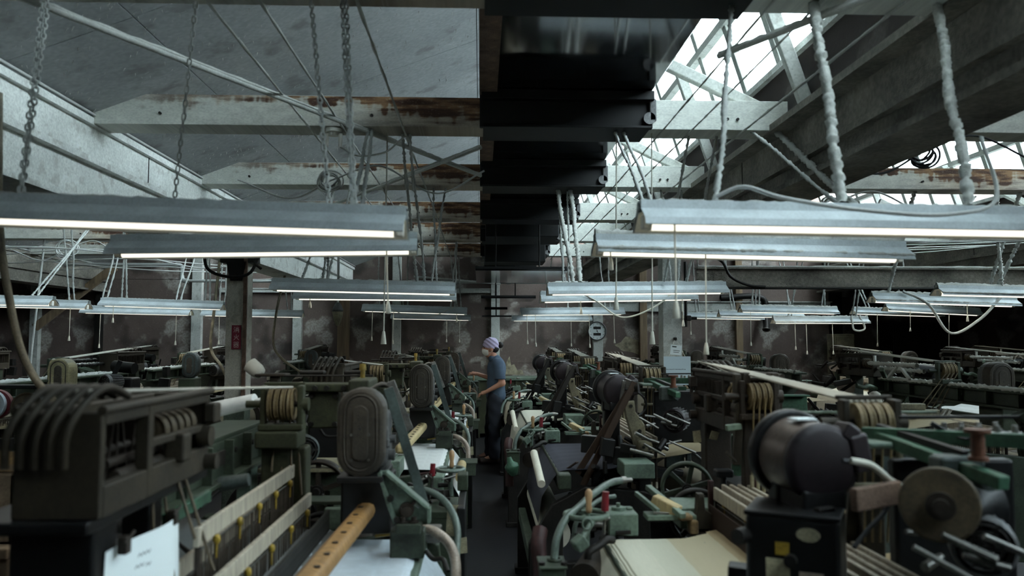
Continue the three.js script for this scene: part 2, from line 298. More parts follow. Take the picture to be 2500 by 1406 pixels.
// roof of each bay: board panels on the long slope, glazing on the steep side
const RISE = 0.382;
VAL.slice(0, -1).forEach((v, k) => {
  const v2 = VAL[k + 1], x0 = v + 0.08, y0 = 2.86, xr = v2 - 0.40, yr = y0 + RISE * (xr - x0), ang = Math.atan(RISE);
  const r = structure('ceiling' + (k ? '_' + String(k).padStart(3, '0') : ''));
  const L = (xr - x0) / Math.cos(ang);
  const slab = new THREE.BoxGeometry(L + 0.15, 0.06, BACK - FRONT + (k === 4 ? 8 : 0.4)); 
  part(r, 'roof_deck', fin(place(slab, (x0 + xr) / 2 - Math.sin(ang) * 0.07, (y0 + yr) / 2 + Math.cos(ang) * 0.07, -(BACK + FRONT) / 2, 0, 0, ang)), M.roofing);
  const cuts = [0, 0.66, 2.37, L];
  const geoC = {};
  for (let s = 0; s < 3; s++) for (let d = 1.9 - 5.46; d < BACK; d += 1.82) {
    const a = cuts[s] + 0.003, b = cuts[s + 1] - 0.003, d0 = Math.max(d + 0.003, FRONT), d1 = Math.min(d + 1.817, BACK); if (d1 - d0 < 0.1) continue;
    const mid = (a + b) / 2, g = new THREE.BoxGeometry(b - a, 0.012, d1 - d0);
    part(r, 'ceiling_panel', fin(place(g, x0 + mid * Math.cos(ang), y0 + mid * Math.sin(ang) + rr(-0.0015, 0.0015), -(d0 + d1) / 2, 0, 0, ang)), M.ceil);
  }
  if (k === 2 || k === 1) {   // lint slivers hanging from the boards
    const n = 2600, g = new THREE.ConeGeometry(0.0045, 0.034, 5), m = new THREE.InstancedMesh(g, M.lint, n), q = new THREE.Quaternion(), mm = new THREE.Matrix4();
    for (let i = 0; i < n; i++) { const u = Math.pow(rnd(), 1.3) * L * 0.85, d = rr(1.5, 12), sc = rr(0.35, 1.15); q.setFromEuler(new THREE.Euler(PI + rr(-0.4, 0.4), 0, rr(-0.5, 0.5))); mm.compose(V(x0 + u * Math.cos(ang), y0 + u * Math.sin(ang) - 0.012, -d), q, V(sc, sc, sc)); m.setMatrixAt(i, mm); }
    m.name = 'lint_slivers'; m.userData.kind = 'stuff'; r.add(m);
  }
  // ridge board, upstand below the glazing
  part(r, 'ridge_board', bx(xr - 0.03, xr + 0.06, yr - 0.1, yr + 0.1, FRONT, BACK), M.beam);
  part(r, 'upstand_board', bx(v2 - 0.05, v2 - 0.01, 2.84, 3.25, FRONT, BACK), M.board);
  if (k === 4 || k === 0) {
    const g = new THREE.BoxGeometry(0.05, 1.12, BACK - FRONT + 8), lean = Math.atan2(0.35, yr - 3.25); part(r, 'boarded_slope', fin(place(g, (v2 - 0.05 + xr) / 2, (3.25 + yr) / 2, -(BACK + FRONT) / 2, 0, 0, lean)), M.board); return;
  }
  const A = (d) => P(v2 - 0.04, 3.26, d), Bt = (d) => P(xr + 0.03, yr + 0.02, d);
  const w = structure('window_' + k);
  part(w, 'window_sill', bx(v2 - 0.085, v2 + 0.0, 3.235, 3.275, FRONT, BACK), M.beam);
  for (let d = FRONT + 0.3, i = 0; d < BACK; d += 0.62, i++) part(w, 'glazing_bar', bar(A(d), Bt(d), 0.045, 0.07, V(0, 0, 1)), M.postGray);
  const mid0 = A(0).lerp(Bt(0), 0.5);
  part(w, 'purlin', bx(mid0.x - 0.03, mid0.x + 0.03, mid0.y - 0.03, mid0.y + 0.03, FRONT, BACK), M.postGray);
  const glass = new THREE.MeshPhysicalMaterial({ color: '#eef4f6', roughness: 0.25, transmission: 1, thickness: 0, ior: 1.45 });
  for (let d = FRONT + 0.3; d + 0.62 < BACK; d += 0.62) {
    const dir = Bt(0).sub(A(0)), len = dir.length(), g = new THREE.BoxGeometry(0.005, len, 0.61), rz = Math.atan2(-dir.x, dir.y);
    const c = A(d + 0.31).lerp(Bt(d + 0.31), 0.5); part(w, 'pane', fin(place(g, c.x + 0.02, c.y + 0.01, c.z, 0, 0, rz)), glass);
  }
  // inclined struts from the tie beams to the glazing
  for (const d of TIES) {
    part(w, 'strut', bar(P(v2 - 0.2, 2.97, d + 0.02), P(v2 - 1.02, 3.36, d + 0.02), 0.06, 0.07), M.postGray);
    part(w, 'strut', bar(P(v2 - 0.07, 2.86, d - 0.35), P(v2 - 0.36, 3.75, d - 0.32), 0.055, 0.075), M.postGray);
  }
});
// valley beams (riveted, seen from below)
VAL.slice(1, -1).forEach((v, i) => {
  const bot = [2.40, 2.33, 2.45, 2.42][i], t = thing('valley_beam', ['grey steel valley beam over the far left bay', 'pale grey riveted valley beam resting on the column with the red sign', 'grey steel valley beam below the skylight, on the column with the hanging notice', 'dark grey valley beam at the edge of the dark store'][i], 'beam', [v, bot, -(BACK + FRONT) / 2]);
  const m = i === 1 ? M.beam : M.beamDustShade;  // all but the pale beam get shade mixed into their dusty grey
  part(t, 'top_flange', bx(v - 0.21, v + 0.13, 2.80, 2.84, FRONT, BACK), m);
  part(t, 'upper_web', bx(v - 0.10, v + 0.10, 2.61, 2.80, FRONT, BACK), m);
  part(t, 'middle_flange', bx(v - 0.145, v + 0.145, 2.575, 2.61, FRONT, BACK), m);
  part(t, 'lower_web', bx(v - 0.10, v + 0.10, bot + 0.03, 2.575, FRONT, BACK), m);
  part(t, 'bottom_flange', bx(v - 0.16, v + 0.16, bot, bot + 0.03, FRONT, BACK), m);
  const strips = []; for (const d of [5.38, 9.5]) strips.push(bx(v - 0.104, v + 0.104, 2.61, 2.80, d, d + 0.006)); part(t, 'splice_strip', strips, M.iron);
  const cab = []; for (const s of [-1, 1]) cab.push(tube([0, 1, 2, 3, 4, 5].map((q) => P(v + s * 0.135, 2.85 + rr(0, 0.012), FRONT + q * (BACK - FRONT) / 5)), 0.008, 30, 5)); part(t, 'cable_run', cab, M.wire);
});
// tie beams
function tieGeo(v, v2, d, h) {
  const x0 = v + 0.12, x1 = v2 - 0.1, y0 = 2.81, y1 = 2.81 + h;
  const slope = (x) => 2.852 + RISE * (x - v - 0.08);
  const xs = v + 0.08 + (y1 - 2.852) / RISE;
  const g = prism([[x0, y0], [x1, y0], [x1, y1], [xs, y1], [x0, slope(x0)]], 0.016, 0.002); g.translate(0, 0, -d + 0.104); 
  const out = [g];
  for (const [a, b, c] of [[y0, y0 + 0.014, x0], [y1 - 0.014, y1, xs + 0.02]]) { const q = new THREE.BoxGeometry(x1 - c, b - a, a === y0 ? 0.22 : 0.1).toNonIndexed(); q.translate((x1 + c) / 2, (a + b) / 2, -d + (a === y0 ? 0.01 : 0.07)); out.push(q); }
  for (const q of out) { const p = q.attributes.position, uv = new Float32Array(p.count * 2); for (let i = 0; i < p.count; i++) { uv[i * 2] = (p.getX(i) - v) / 4.23; uv[i * 2 + 1] = cl((p.getY(i) - y0) / h) * 0.96 + 0.02; } q.setAttribute('uv', new THREE.BufferAttribute(uv, 2)); }
  return out;
}
[1, 2, 3].forEach((b) => TIES.forEach((d, i) => {
  const v = VAL[b], v2 = VAL[b + 1], h = i === 4 && b === 2 ? 0.22 : 0.17;
  const t = thing('tie_beam', ['pale grey tie beam spanning the far bay past the column with the red sign', 'pale grey tie beam with rusty top edge crossing under the black duct', 'grey tie beam spanning the bay beyond the column with the hanging notice'][b - 1], 'beam', [(v + v2) / 2, 2.81, -d], ['tie beams of the far bay', 'tie beams of the duct bay', 'tie beams of the notice bay'][b - 1]);
  part(t, 'channel', tieGeo(v, v2, d, h), M.tie);
  const bolts = []; for (const x of [v + 0.5, v + 1.7, v2 - 0.4, v2 - 0.46]) bolts.push(cyl(P(x, 2.87, d - 0.135), P(x, 2.87, d - 0.118), 0.009, 0.009, 6)); part(t, 'bolt', bolts, M.iron);
  const wires = []; if (b === 2) wires.push(tube([P(v + 0.5, 2.985, d - 0.08), P(v + 1.3, 2.99, d - 0.08), P(v + 2.3, 2.985, d - 0.08)], 0.006, 16, 5)); if (wires.length) part(t, 'lint_strip', wires, M.lint);
}));
// lower cross girder beyond the notice column, girts and pipes on the back wall
{
  const t = thing('cross_girder', 'deep grey steel girder running level from the notice column', 'beam', [5.9, 2.07, -7.3]);
  part(t, 'web', bx(1.99, 10.3, 2.085, 2.235, 7.29, 7.31), M.beamDustShade);  // girder grey is dust plus painted-in shade
  part(t, 'bottom_flange', bx(1.99, 10.3, 2.07, 2.085, 7.24, 7.36), M.beamDustShade);
  part(t, 'top_flange', bx(1.99, 10.3, 2.235, 2.25, 7.24, 7.36), M.beamDustShade);
  part(t, 'lint_strip', lumpy(P(2, 2.257, 7.27), P(9.8, 2.257, 7.27), 0.009, 0.008, 120), M.lint);
  part(t, 'conduit', [cyl(P(2, 2.055, 7.22), P(9.9, 2.055, 7.22), 0.011), tube([P(2.02, 2.36, 7.2), P(2.2, 2.3, 7.2), P(2.28, 2.16, 7.2), P(2.45, 2.08, 7.2), P(2.6, 2.065, 7.2)], 0.013, 20)], M.iron);
  for (const [x0, x1] of [[2.1, 6.2]]) { const g = thing('wall_girt', 'grey horizontal girt on the back wall above the clock', 'beam', [(x0 + x1) / 2, 2.06, -13.9]); part(g, 'rail', bx(x0, x1, 2.08, 2.24, BACK - 0.1, BACK - 0.025), M.postGray); part(g, 'ledge', bx(x0, x1, 2.24, 2.26, BACK - 0.14, BACK - 0.025), M.postGray); }
  const g2 = thing('wall_girt', 'grey horizontal girt on the back wall behind the hanging pear bulb', 'beam', [-1.2, 2.5, -13.9]); part(g2, 'rail', bx(-4.5, 0.2, 2.40, 2.46, BACK - 0.1, BACK - 0.025), M.postGray); part(g2, 'ledge', bx(-4.5, 0.2, 2.46, 2.475, BACK - 0.12, BACK - 0.025), M.postGray);
  const posts = [[-9.3, 0.14, 0], [-7.58, 0.15, 0], [-6.52, 0.11, 2], [-4.87, 0.17, 0], [-3.16, 0.15, 0], [-2.37, 0.2, 1], [-1.46, 0.15, 0], [0.25, 0.15, 0], [2.04, 0.17, 0], [2.84, 0.13, 1], [4.54, 0.12, 1], [6.28, 0.2, 2]];
  const postLabels = ['grey timber post at the end of the back wall past the beige hose', 'grey timber post at the foot of the diagonal brace', 'thin dark post in the middle of the stained back wall panels', 'grey timber post beside the column with the red sign', 'grey timber post between the red sign and the pear bulb', 'brown timber post behind the pear-shaped bulb', 'grey timber post behind the last lamp before the duct', 'grey timber post behind the head of the worker', 'grey timber post carrying the wall clock', 'brown timber post beside the torn plaster patch', 'brown timber post below the drain pipe', 'dark post next to the beige switch cabinet'];
  posts.forEach(([x, w, k], i) => { const o = thing('wall_post', postLabels[i], 'post', [x, 0, -BACK + 0.07], 'posts of the back wall'); part(o, 'post_body', rx_(x - w / 2, x + w / 2, 0, 3.3, BACK - 0.13, BACK - 0.022, 0.006), [M.postGray, M.postWood, M.iron][k]); });
  const braces = [[[-6.0, 2.78], [-7.25, 1.78], 0.13], [[-7.15, 2.98], [-7.9, 2.68], 0.12]];
  braces.forEach(([a, b, w], i) => single('diagonal_brace', i ? 'short grey diagonal timber brace high on the back wall' : 'long dark diagonal timber brace crossing the stained back wall', 'brace', bar(P(a[0], a[1], 13.3), P(b[0], b[1], 13.3), 0.06, w), i ? M.postGray : M.postWood, [a[0], b[1], -13.3]));
  const pp = thing('wall_pipe', 'galvanised pipe with a stepped elbow along the back wall', 'pipe', [-4.4, 2.46, -12.6]);
  part(pp, 'pipe_run', [cyl(P(-9.5, 2.75, 12.6), P(-4.72, 2.75, 12.6), 0.028), cyl(P(-4.66, 2.69, 12.6), P(-4.66, 2.56, 12.6), 0.028), cyl(P(-4.6, 2.5, 12.6), P(1.7, 2.49, 12.6), 0.024)], M.pipe);
  part(pp, 'elbow', [tube([P(-4.76, 2.75, 12.6), P(-4.69, 2.74, 12.6), P(-4.66, 2.71, 12.6), P(-4.66, 2.66, 12.6)], 0.036, 10, 9), tube([P(-4.66, 2.58, 12.6), P(-4.65, 2.53, 12.6), P(-4.62, 2.505, 12.6), P(-4.55, 2.5, 12.6)], 0.036, 10, 9)], M.pipe);
  const cp = []; for (const x of [-8.3, -6.1, -3.9, -2.6, -1.1, 0.4]) cp.push(cyl(P(x, x < -4.7 ? 2.75 : 2.495, 12.6), P(x + 0.06, x < -4.7 ? 2.75 : 2.495, 12.6), 0.035)); part(pp, 'coupling', cp, M.pipe);
  const dp = thing('drain_pipe', 'dark drain pipe bend with open end on the back wall', 'pipe', [4.95, 1.8, -13.6]);
  part(dp, 'pipe_run', tube([P(4.2, 2.32, 13.85), P(4.85, 2.34, 13.85), P(4.98, 2.27, 13.85), P(4.98, 2.0, 13.83), P(4.97, 1.86, 13.75), P(4.93, 1.76, 13.65)], 0.055, 24, 10), M.iron);
  part(dp, 'pipe_mouth', torus(P(4.93, 1.76, 13.65), V(-0.3, -1, 0.5), 0.055, 0.014), M.steel);
}
// the two columns under the valley beams
{
  const c = thing('column', 'worn grey square column with green foot and red sign', 'column', [-2.15, 0, -7.2]);
  part(c, 'shaft', rx_(-2.24, -2.06, 0.97, 2.33, 7.11, 7.29, 0.008), M.colGray);
  part(c, 'painted_foot', rx_(-2.241, -2.059, 0, 0.97, 7.109, 7.291, 0.008), M.colGreen, 'green painted foot');
  part(c, 'side_angle', bx(-2.085, -2.055, 0.97, 2.3, 7.085, 7.11), M.rusty);
  part(c, 'head_bracket', [rx_(-2.30, -2.0, 2.26, 2.335, 7.1, 7.3, 0.01), plateXY([[-2.2, 2.1], [-2.1, 2.1], [-2.06, 2.27], [-2.24, 2.27]], 7.10, 0.015)], M.iron);
  part(c, 'looped_cable', [tube([P(-2.42, 2.33, 7.05), P(-2.38, 2.2, 7.03), P(-2.2, 2.13, 7.02), P(-2.02, 2.16, 7.03), P(-1.95, 2.3, 7.05), P(-1.9, 2.36, 7.05)], 0.014, 24), tube([P(-1.95, 2.36, 7.05), P(-1.98, 2.26, 7.04), P(-1.92, 2.2, 7.04)], 0.012, 10)], M.iron);
  const c2 = thing('column', 'plain grey square column behind the hanging pale notice', 'column', [1.755, 0, -7.38]);
  part(c2, 'shaft', rx_(1.67, 1.85, 0, 2.46, 7.29, 7.47, 0.008), M.postGray);
  part(c2, 'head_plate', rx_(1.6, 1.95, 2.40, 2.46, 7.26, 7.5, 0.01), M.beam);
  part(c2, 'riser_pipe', [cyl(P(1.88, 1.7, 7.27), P(1.88, 2.3, 7.27), 0.014), cyl(P(1.88, 1.78, 7.27), P(1.98, 1.78, 7.27), 0.014), rbox(1.9, 1.78, 7.26, 0.05, 0.05, 0.05, 0.01)], M.iron);
  // red sign: strokes of the three characters
  const cv = document.createElement('canvas'); cv.width = 160; cv.height = 400; const x = cv.getContext('2d');
  x.fillStyle = '#7d1f33'; x.fillRect(0, 0, 160, 400); x.strokeStyle = '#d9cfc9'; x.lineCap = 'round';
  const strokes = (oy, list, w) => { x.lineWidth = w; for (const s of list) { x.beginPath(); s.forEach(([a, b], i) => (i ? x.lineTo(30 + a, oy + b) : x.moveTo(30 + a, oy + b))); x.stroke(); } };
  strokes(25, [[[10, 8], [22, 18]], [[4, 34], [16, 44]], [[6, 92], [14, 74], [24, 56]], [[64, 4], [64, 34]], [[40, 12], [50, 28]], [[90, 10], [80, 28]], [[40, 38], [40, 94]], [[40, 38], [90, 38], [90, 90], [80, 94]], [[42, 54], [88, 54]], [[42, 70], [88, 70]]], 7);
  strokes(150, [[[50, 4], [48, 40], [36, 68], [8, 94]], [[52, 44], [66, 70], [94, 94]], [[16, 30], [24, 52]], [[86, 24], [72, 48]]], 8);
  strokes(275, [[[12, 6], [42, 6], [42, 30], [12, 30], [12, 6]], [[58, 6], [88, 6], [88, 30], [58, 30], [58, 6]], [[4, 46], [96, 46]], [[52, 34], [44, 50], [8, 66]], [[56, 48], [72, 58], [94, 66]], [[66, 36], [74, 42]], [[14, 68], [42, 68], [42, 94], [14, 94], [14, 68]], [[58, 68], [86, 68], [86, 94], [58, 94], [58, 68]]], 6);
  const tx = new THREE.CanvasTexture(cv); tx.colorSpace = THREE.SRGBColorSpace;
  const sg = thing('warning_sign', 'red vertical sign with white characters on the worn column', 'sign', [-2.14, 1.5, -7.1]);
  part(sg, 'sign_plate', bx(-2.181, -2.10, 1.5, 1.71, 7.10, 7.106), M.redDark);
  const face = new THREE.PlaneGeometry(0.081, 0.21); face.translate(-2.1405, 1.605, -7.0985); part(sg, 'sign_face', fin(face, true), new THREE.MeshStandardMaterial({ map: tx, roughness: 0.45 }));
}
// duct resting on the tie beams, with its flanges and hung trays
{
  const t = thing('ventilation_duct', 'long glossy black ventilation duct hung above the aisle', 'duct', [0.49, 2.98, -7]);
  const edges = [-3.4, ...TIES, 13.9];
  for (let i = 0; i + 1 < edges.length; i++) part(t, 'duct_section', rx_(0.0, 0.985, 3.005 + (i % 2) * 0.002, 3.2, edges[i] + 0.012, edges[i + 1] - 0.012, 0.012), M.duct);
  TIES.forEach((d) => part(t, 'flange_channel', [rx_(-0.01, 0.99, 2.80, 3.005, d - 0.17, d - 0.125, 0.006), rx_(0.01, 0.97, 2.79, 2.805, d - 0.21, d + 0.12, 0.004), rx_(0.0, 0.99, 2.95, 3.004, d - 0.23, d - 0.165, 0.004)], M.ductMatte));
  TIES.forEach((d) => part(t, 'hanger_pulley', [disc(P(0.965, 2.85, d - 0.19), V(0, 0, 1), 0.035, 0.03), rbox(0.985, 2.9, d - 0.185, 0.04, 0.13, 0.04)], M.alu));
  for (let i = 0; i + 1 < edges.length; i++) part(t, 'edge_angle', rx_(-0.012, 0.09, 2.985, 3.004, edges[i] + 0.02, edges[i + 1] - 0.16, 0.004), M.rusty);
  for (const d of [8.75, 10.6, 12.3]) part(t, 'outlet_box', rx_(0.05, 0.86, d < 9 ? 2.72 : 2.62, 3.0, d, d + 0.5, 0.01), M.ductMatte);
  const tray = (n, x0, x1, y, d0, d1, label) => { const o = thing('drip_tray', label, 'tray', [(x0 + x1) / 2, y, -(d0 + d1) / 2]); part(o, 'tray_sheet', rx_(x0, x1, y, y + 0.02, d0, d1, 0.004), M.duct); part(o, 'rim', [bx(x0, x1, y + 0.02, y + 0.045, d0, d0 + 0.01), bx(x0, x1, y + 0.02, y + 0.045, d1 - 0.01, d1), bx(x0, x0 + 0.01, y + 0.02, y + 0.045, d0, d1), bx(x1 - 0.01, x1, y + 0.02, y + 0.045, d0, d1)], M.ductMatte); part(o, 'hanger_rod', [cyl(P(x0 + 0.22, y, d0 + 0.2), P(x0 + 0.22, 3.0, d0 + 0.2), 0.009), cyl(P(x1 - 0.3, y, d0 + 0.2), P(x1 - 0.3, 3.0, d0 + 0.2), 0.009)], M.iron); };
  tray(0, -0.06, 0.93, 2.31, 8.4, 10.2, 'wide glossy black tray hung beneath the black duct');
  tray(1, 0.0, 0.82, 2.20, 11.9, 12.9, 'narrow black tray hung beneath the duct close to the back wall');
  single('duct_bracket', 'dark cross bracket under the duct end at the back wall', 'bracket', [rx_(0.06, 0.42, 2.06, 2.10, 12.6, 12.68), rx_(0.02, 0.55, 1.96, 1.985, 13.1, 13.2), cyl(P(0.25, 1.97, 13.15), P(0.25, 3.0, 13.15), 0.01)], M.ductMatte, [0.25, 1.96, -12.9]);
}
// bracing rods and wires below the roof
{
  const rod = (a, b, r, label, g) => single('bracing_rod', label, 'rod', [cyl(a, b, r, r, 8), lumpy(a.clone().add(V(0, r, 0)), b.clone().add(V(0, r, 0)), r * 0.55, r * 0.5, 90)], M.lint, [(a.x + b.x) / 2, Math.min(a.y, b.y), (a.z + b.z) / 2], g);
  rod(P(-1.95, 2.785, 2.2), P(-0.005, 2.78, 5.79), 0.0125, 'thick dusty bracing rod from the pale valley beam to the duct below the rusty ties');
  rod(P(-1.95, 2.765, 8.09), P(-0.005, 2.765, 4.865), 0.0125, 'thick dusty bracing rod rising to the duct beyond the crossing rod');
  rod(P(0.99, 2.765, 3.236), P(1.74, 2.765, 1.995), 0.0125, 'thick dusty bracing rod between the duct and the skylight valley beam');
  rod(P(-1.0, 2.52, 11.9), P(0.3, 2.44, 12.3), 0.012, 'short dusty rod near the duct end');
  const wire = (x, y, d0, d1, r = 0.0055) => single('roof_wire', 'thin lint-covered wire stretched along the shed over the tie beams', 'wire', [lumpy(P(x, y, d0), P(x + rr(-0.02, 0.02), y - 0.01, d1), r, r * 0.9, 160, 5)], M.lint, [x, y - 0.02, -(d0 + d1) / 2], 'lint-covered wires under the duct bay roof');
  wire(-0.99, 2.80, 2.5, 13.5); wire(-0.80, 2.80, 2.5, 11.7); wire(-0.45, 2.80, 2.5, 12.6); wire(1.53, 2.80, 2.4, 11); wire(1.22, 2.795, 2.4, 10.5, 0.004); wire(1.05, 2.80, 2.4, 12, 0.004);
  const far = (pts, r, g = 'slack cables of the notice bay') => single('slack_cable', g[0] === 's' && g.includes('left') ? 'slack dusty cable strung across the far bay beside the dark brace' : 'slack pale cable strung below the roof of the notice bay', 'cable', tube(pts, r, 40, 5), M.wire, [pts[0].x, Math.min(...pts.map((p) => p.y)), pts[0].z], g);
  for (let i = 0; i < 7; i++) { const y = 2.36 + i * 0.035, d = 5.8 + i * 0.5; far([P(2.1, y + 0.1, d), P(3.2, y + 0.02 + rr(-0.02, 0.02), d + 0.2), P(4.4, y + rr(-0.03, 0.05), d + 0.1), P(6.0, y + 0.12, d + 0.3)], 0.006); }
  for (let i = 0; i < 6; i++) { const d = 8.2 + i * 0.7; far([P(-2.45, 2.45 + rr(0, 0.15), d), P(-3.4, 2.5 + rr(-0.05, 0.1), d + 0.3), P(-4.4, 2.55 + rr(-0.08, 0.1), d), P(-6.4, 2.6 + rr(-0.1, 0.12), d + 0.4)], 0.008, 'slack cables below the far left roof'); }
  const coil = (c, r, m, label) => { const t = thing('cable_coil', label, 'cable', [c.x, c.y - r, c.z]); const gs = []; for (let i = 0; i < 6; i++) { const q = [], R = r * rr(0.8, 1.1), ox = rr(-0.3, 0.3) * r, oy = rr(-0.3, 0.3) * r; for (let k = 0; k < 10; k++) q.push(c.clone().add(V(ox + R * Math.cos(k / 10 * 2 * PI), oy + R * 0.85 * Math.sin(k / 10 * 2 * PI), rr(-0.02, 0.02)))); gs.push(tube(q, 0.0065, 40, 5, true)); } part(t, 'loops', gs, m); part(t, 'tail', [tube([c, c.clone().add(V(0.3, 0.1, 0)), c.clone().add(V(0.7, -0.1, 0.1)), c.clone().add(V(1.0, 0.05, 0.1))], 0.0065, 30, 5), tube([c, c.clone().add(V(-0.25, -0.12, 0)), c.clone().add(V(-0.6, 0.0, 0))], 0.0065, 24, 5)], m); };
  coil(P(2.45, 2.62, 4.3), 0.075, M.cableBlack, 'coil of dark cable hooked beside the skylight valley beam');
  coil(P(2.02 + 0.5, 2.55, 5.6), 0.06, M.wire, 'coil of pale dusty cable looped near the dark coil');
  coil(P(-4.6, 2.58, 9.0), 0.1, M.wire, 'tangle of pale cable hung in the far left bay');
  coil(P(-0.98, 2.62, 5.2), 0.07, M.wire, 'bundle of white cable hung under the rusty tie beams');
  const rose = thing('ceiling_rose', 'white porcelain cable rose under the rusty tie beam', 'fitting', [-0.86, 2.73, -4.6]);
  part(rose, 'cap', [disc(P(-0.86, 2.795, 4.62), V(0, 1, 0), 0.05, 0.022), disc(P(-0.86, 2.775, 4.62), V(0, 1, 0), 0.03, 0.02)], M.socket);
  part(rose, 'lead', [cyl(P(-0.9, 2.78, 4.62), P(-0.9, 2.70, 4.62), 0.012), cyl(P(-0.82, 2.78, 4.62), P(-0.82, 2.70, 4.62), 0.012)], M.socket);
  part(rose, 'cable', tube([P(-0.82, 2.70, 4.62), P(-0.72, 2.65, 4.62), P(-0.55, 2.67, 4.6), P(-0.47, 2.74, 4.6), P(-0.43, 2.76, 4.6), P(-0.42, 2.5, 4.9)], 0.006, 40, 5), M.wire);
  for (const [x, y] of [[2.12, 0], [-0.1, 1]]) void 0;
}

// ---------------------------------------------------------------- fluorescent fixtures on chains
const linkGeo = (() => { const q = []; for (let i = 0; i < 12; i++) { const a = i / 12 * PI * 2; q.push(V(0.0068 * Math.cos(a), 0.0155 * Math.sign(Math.sin(a)) * Math.pow(Math.abs(Math.sin(a)), 0.7), 0)); } return fin(new THREE.TubeGeometry(new THREE.CatmullRomCurve3(q, true), 14, 0.003, 5, true)); })();
function reflectorGeo(L, inner) {   // cross-section in z,y; inverted trough
  const o = inner ? [[-0.098, 0.002], [-0.034, 0.048], [0.034, 0.048], [0.098, 0.002]] : [[-0.102, 0.0], [-0.092, 0.022], [-0.034, 0.056], [-0.03, 0.082], [0.03, 0.082], [0.034, 0.056], [0.092, 0.022], [0.102, 0.0]];
  const t = inner ? 0.0015 : 0.0025, pts = [...o, ...o.slice().reverse().map(([a, b]) => [a * 0.985, b - t])];
  const g = prism(pts, L); g.translate(0, 0, -L / 2); g.rotateY(PI / 2); return g;
}
// chains: [x at fixture, x at top, d at top, kind 0 links / 1 lint rope]; pulls: [x, length]
function fixture(label, group, cx, y, d, L, tilt, yaw, chains, pulls = [], o = {}) {
  const t = thing('fluorescent_lamp', label, 'lamp', [cx, y, -d], group);
  ORG = V(0, 0, 0);
  const body = new THREE.Group(); 
  t.rotation.set(0, yaw, tilt);
  const far = d > 7.5;
  part(t, 'housing', fin(reflectorGeo(L, false)), M.housing);
  part(t, 'reflector', fin(reflectorGeo(L - 0.01, true)), M.reflector);
  part(t, 'tube', cyl(V(-L / 2 + 0.03, 0.011, 0), V(L / 2 - 0.03, 0.011, 0), 0.0175, 0.0175, 14), M.tube, 'glowing white tube');
  for (const s of [-1, 1]) part(t, 'socket', [fin(place(new RoundedBoxGeometry(0.02, 0.045, 0.036, 1, 0.005), s * (L / 2 - 0.018), 0.018, 0)), cyl(V(s * (L / 2 - 0.036), 0.011, 0), V(s * (L / 2 - 0.028), 0.011, 0), 0.0185)], M.socket);
  if (o.lint) part(t, 'lint_crust', [lumpy(V(-L / 2, 0.084, 0), V(L / 2, 0.084, 0), 0.016, 0.014, 70, 7), lumpy(V(-L / 2, 0.018, 0.094), V(L / 2, 0.018, 0.094), 0.006, 0.008, 80, 5)], M.lint);
  else part(t, 'dust', lumpy(V(-L / 2 + 0.01, 0.082, 0), V(L / 2 - 0.01, 0.082, 0), 0.006, 0.006, 70, 5), M.lintGray);
  const light = new THREE.RectAreaLight('#f8fbf4', TUBE_LIGHT * (o.power || 1), L - 0.08, 0.03);
  light.position.set(0, -0.012, 0); light.rotation.x = -PI / 2; light.name = 'tube_light'; t.add(light);
  t.updateMatrixWorld(true);
  const inv = t.matrixWorld.clone().invert(), loc = (p) => p.clone().applyMatrix4(inv);
  for (const [xb, xt, dt, kind, yt] of chains) {
    const a = V(xb, 0.086, 0), b = loc(P(xt, yt || 2.81, dt));
    if (kind === 0) {
      const c = sub(t, 'chain'), dir = b.clone().sub(a), n = Math.floor(dir.length() / 0.0255), q0 = new THREE.Quaternion().setFromUnitVectors(V(0, 1, 0), dir.clone().normalize());
      for (let i = 0; i < n; i++) { const m = new THREE.Mesh(linkGeo, M.chain); m.name = 'link'; m.castShadow = m.receiveShadow = true; m.position.copy(a.clone().lerp(b, (i + 0.5) / n)); m.quaternion.copy(q0).multiply(new THREE.Quaternion().setFromAxisAngle(V(0, 1, 0), (i % 2) * PI / 2 + 0.5)); c.add(m); }
    } else part(t, 'chain', lumpy(a, b, kind === 2 ? 0.014 : far ? 0.008 : 0.0075, kind === 2 ? 0.014 : 0.008, far ? 44 : 90), kind === 2 ? M.lint : M.lintGray);
  }
  for (const [x, len, kind] of pulls) {
    const p = sub(t, 'pull_switch');
    part(p, 'cord', cyl(V(x, 0.02, 0.03), V(x + 0.004, -len, 0.03), far ? 0.0035 : 0.0028, 0.0028, 5), M.cord);
    part(p, 'knob', lathe([[0, 0], [0.012, 0.002], [0.009, 0.03], [0.005, 0.05], [0, 0.052]], V(x + 0.004, -len - 0.05, 0.03), V(0, 1, 0), 10), M.cord);
  }
  if (o.sag) part(t, 'supply_cable', tube([V(-L * 0.3, 0.1, 0.05), V(-L * 0.16, 0.0, 0.11), V(0, -o.sag, 0.115), V(L * 0.2, -o.sag * 0.5, 0.11), V(L * 0.38, 0.09, 0.06)], o.sagR || 0.006, 40, 6), o.sagM || M.cord);
  if (o.topCable) part(t, 'supply_cable', tube([V(-L * 0.32, 0.1, 0), V(-L * 0.27, 0.125, 0.03), V(-L * 0.2, 0.08, 0.11), V(0, 0.045, 0.115), V(L * 0.18, 0.04, 0.115), V(L * 0.30, 0.09, 0.08), V(L * 0.31, 0.3, 0)], 0.006, 50, 6), M.wire);
  return t;
}
const S = (L) => [-0.42 * L, 0.42 * L];
const auto = (cx, d, L, kind = 1) => { const dt = TIES.reduce((a, b) => (Math.abs(b - d) < Math.abs(a - d) ? b : a)); const o = []; for (const s of [-1, 1]) o.push([s * (0.34 * L), cx + s * (0.34 * L) + rr(-0.12, 0.12), dt, kind], [s * (0.34 * L) + 0.05, cx + s * (0.34 * L) + rr(-0.05, 0.15), dt, kind]); return o; };
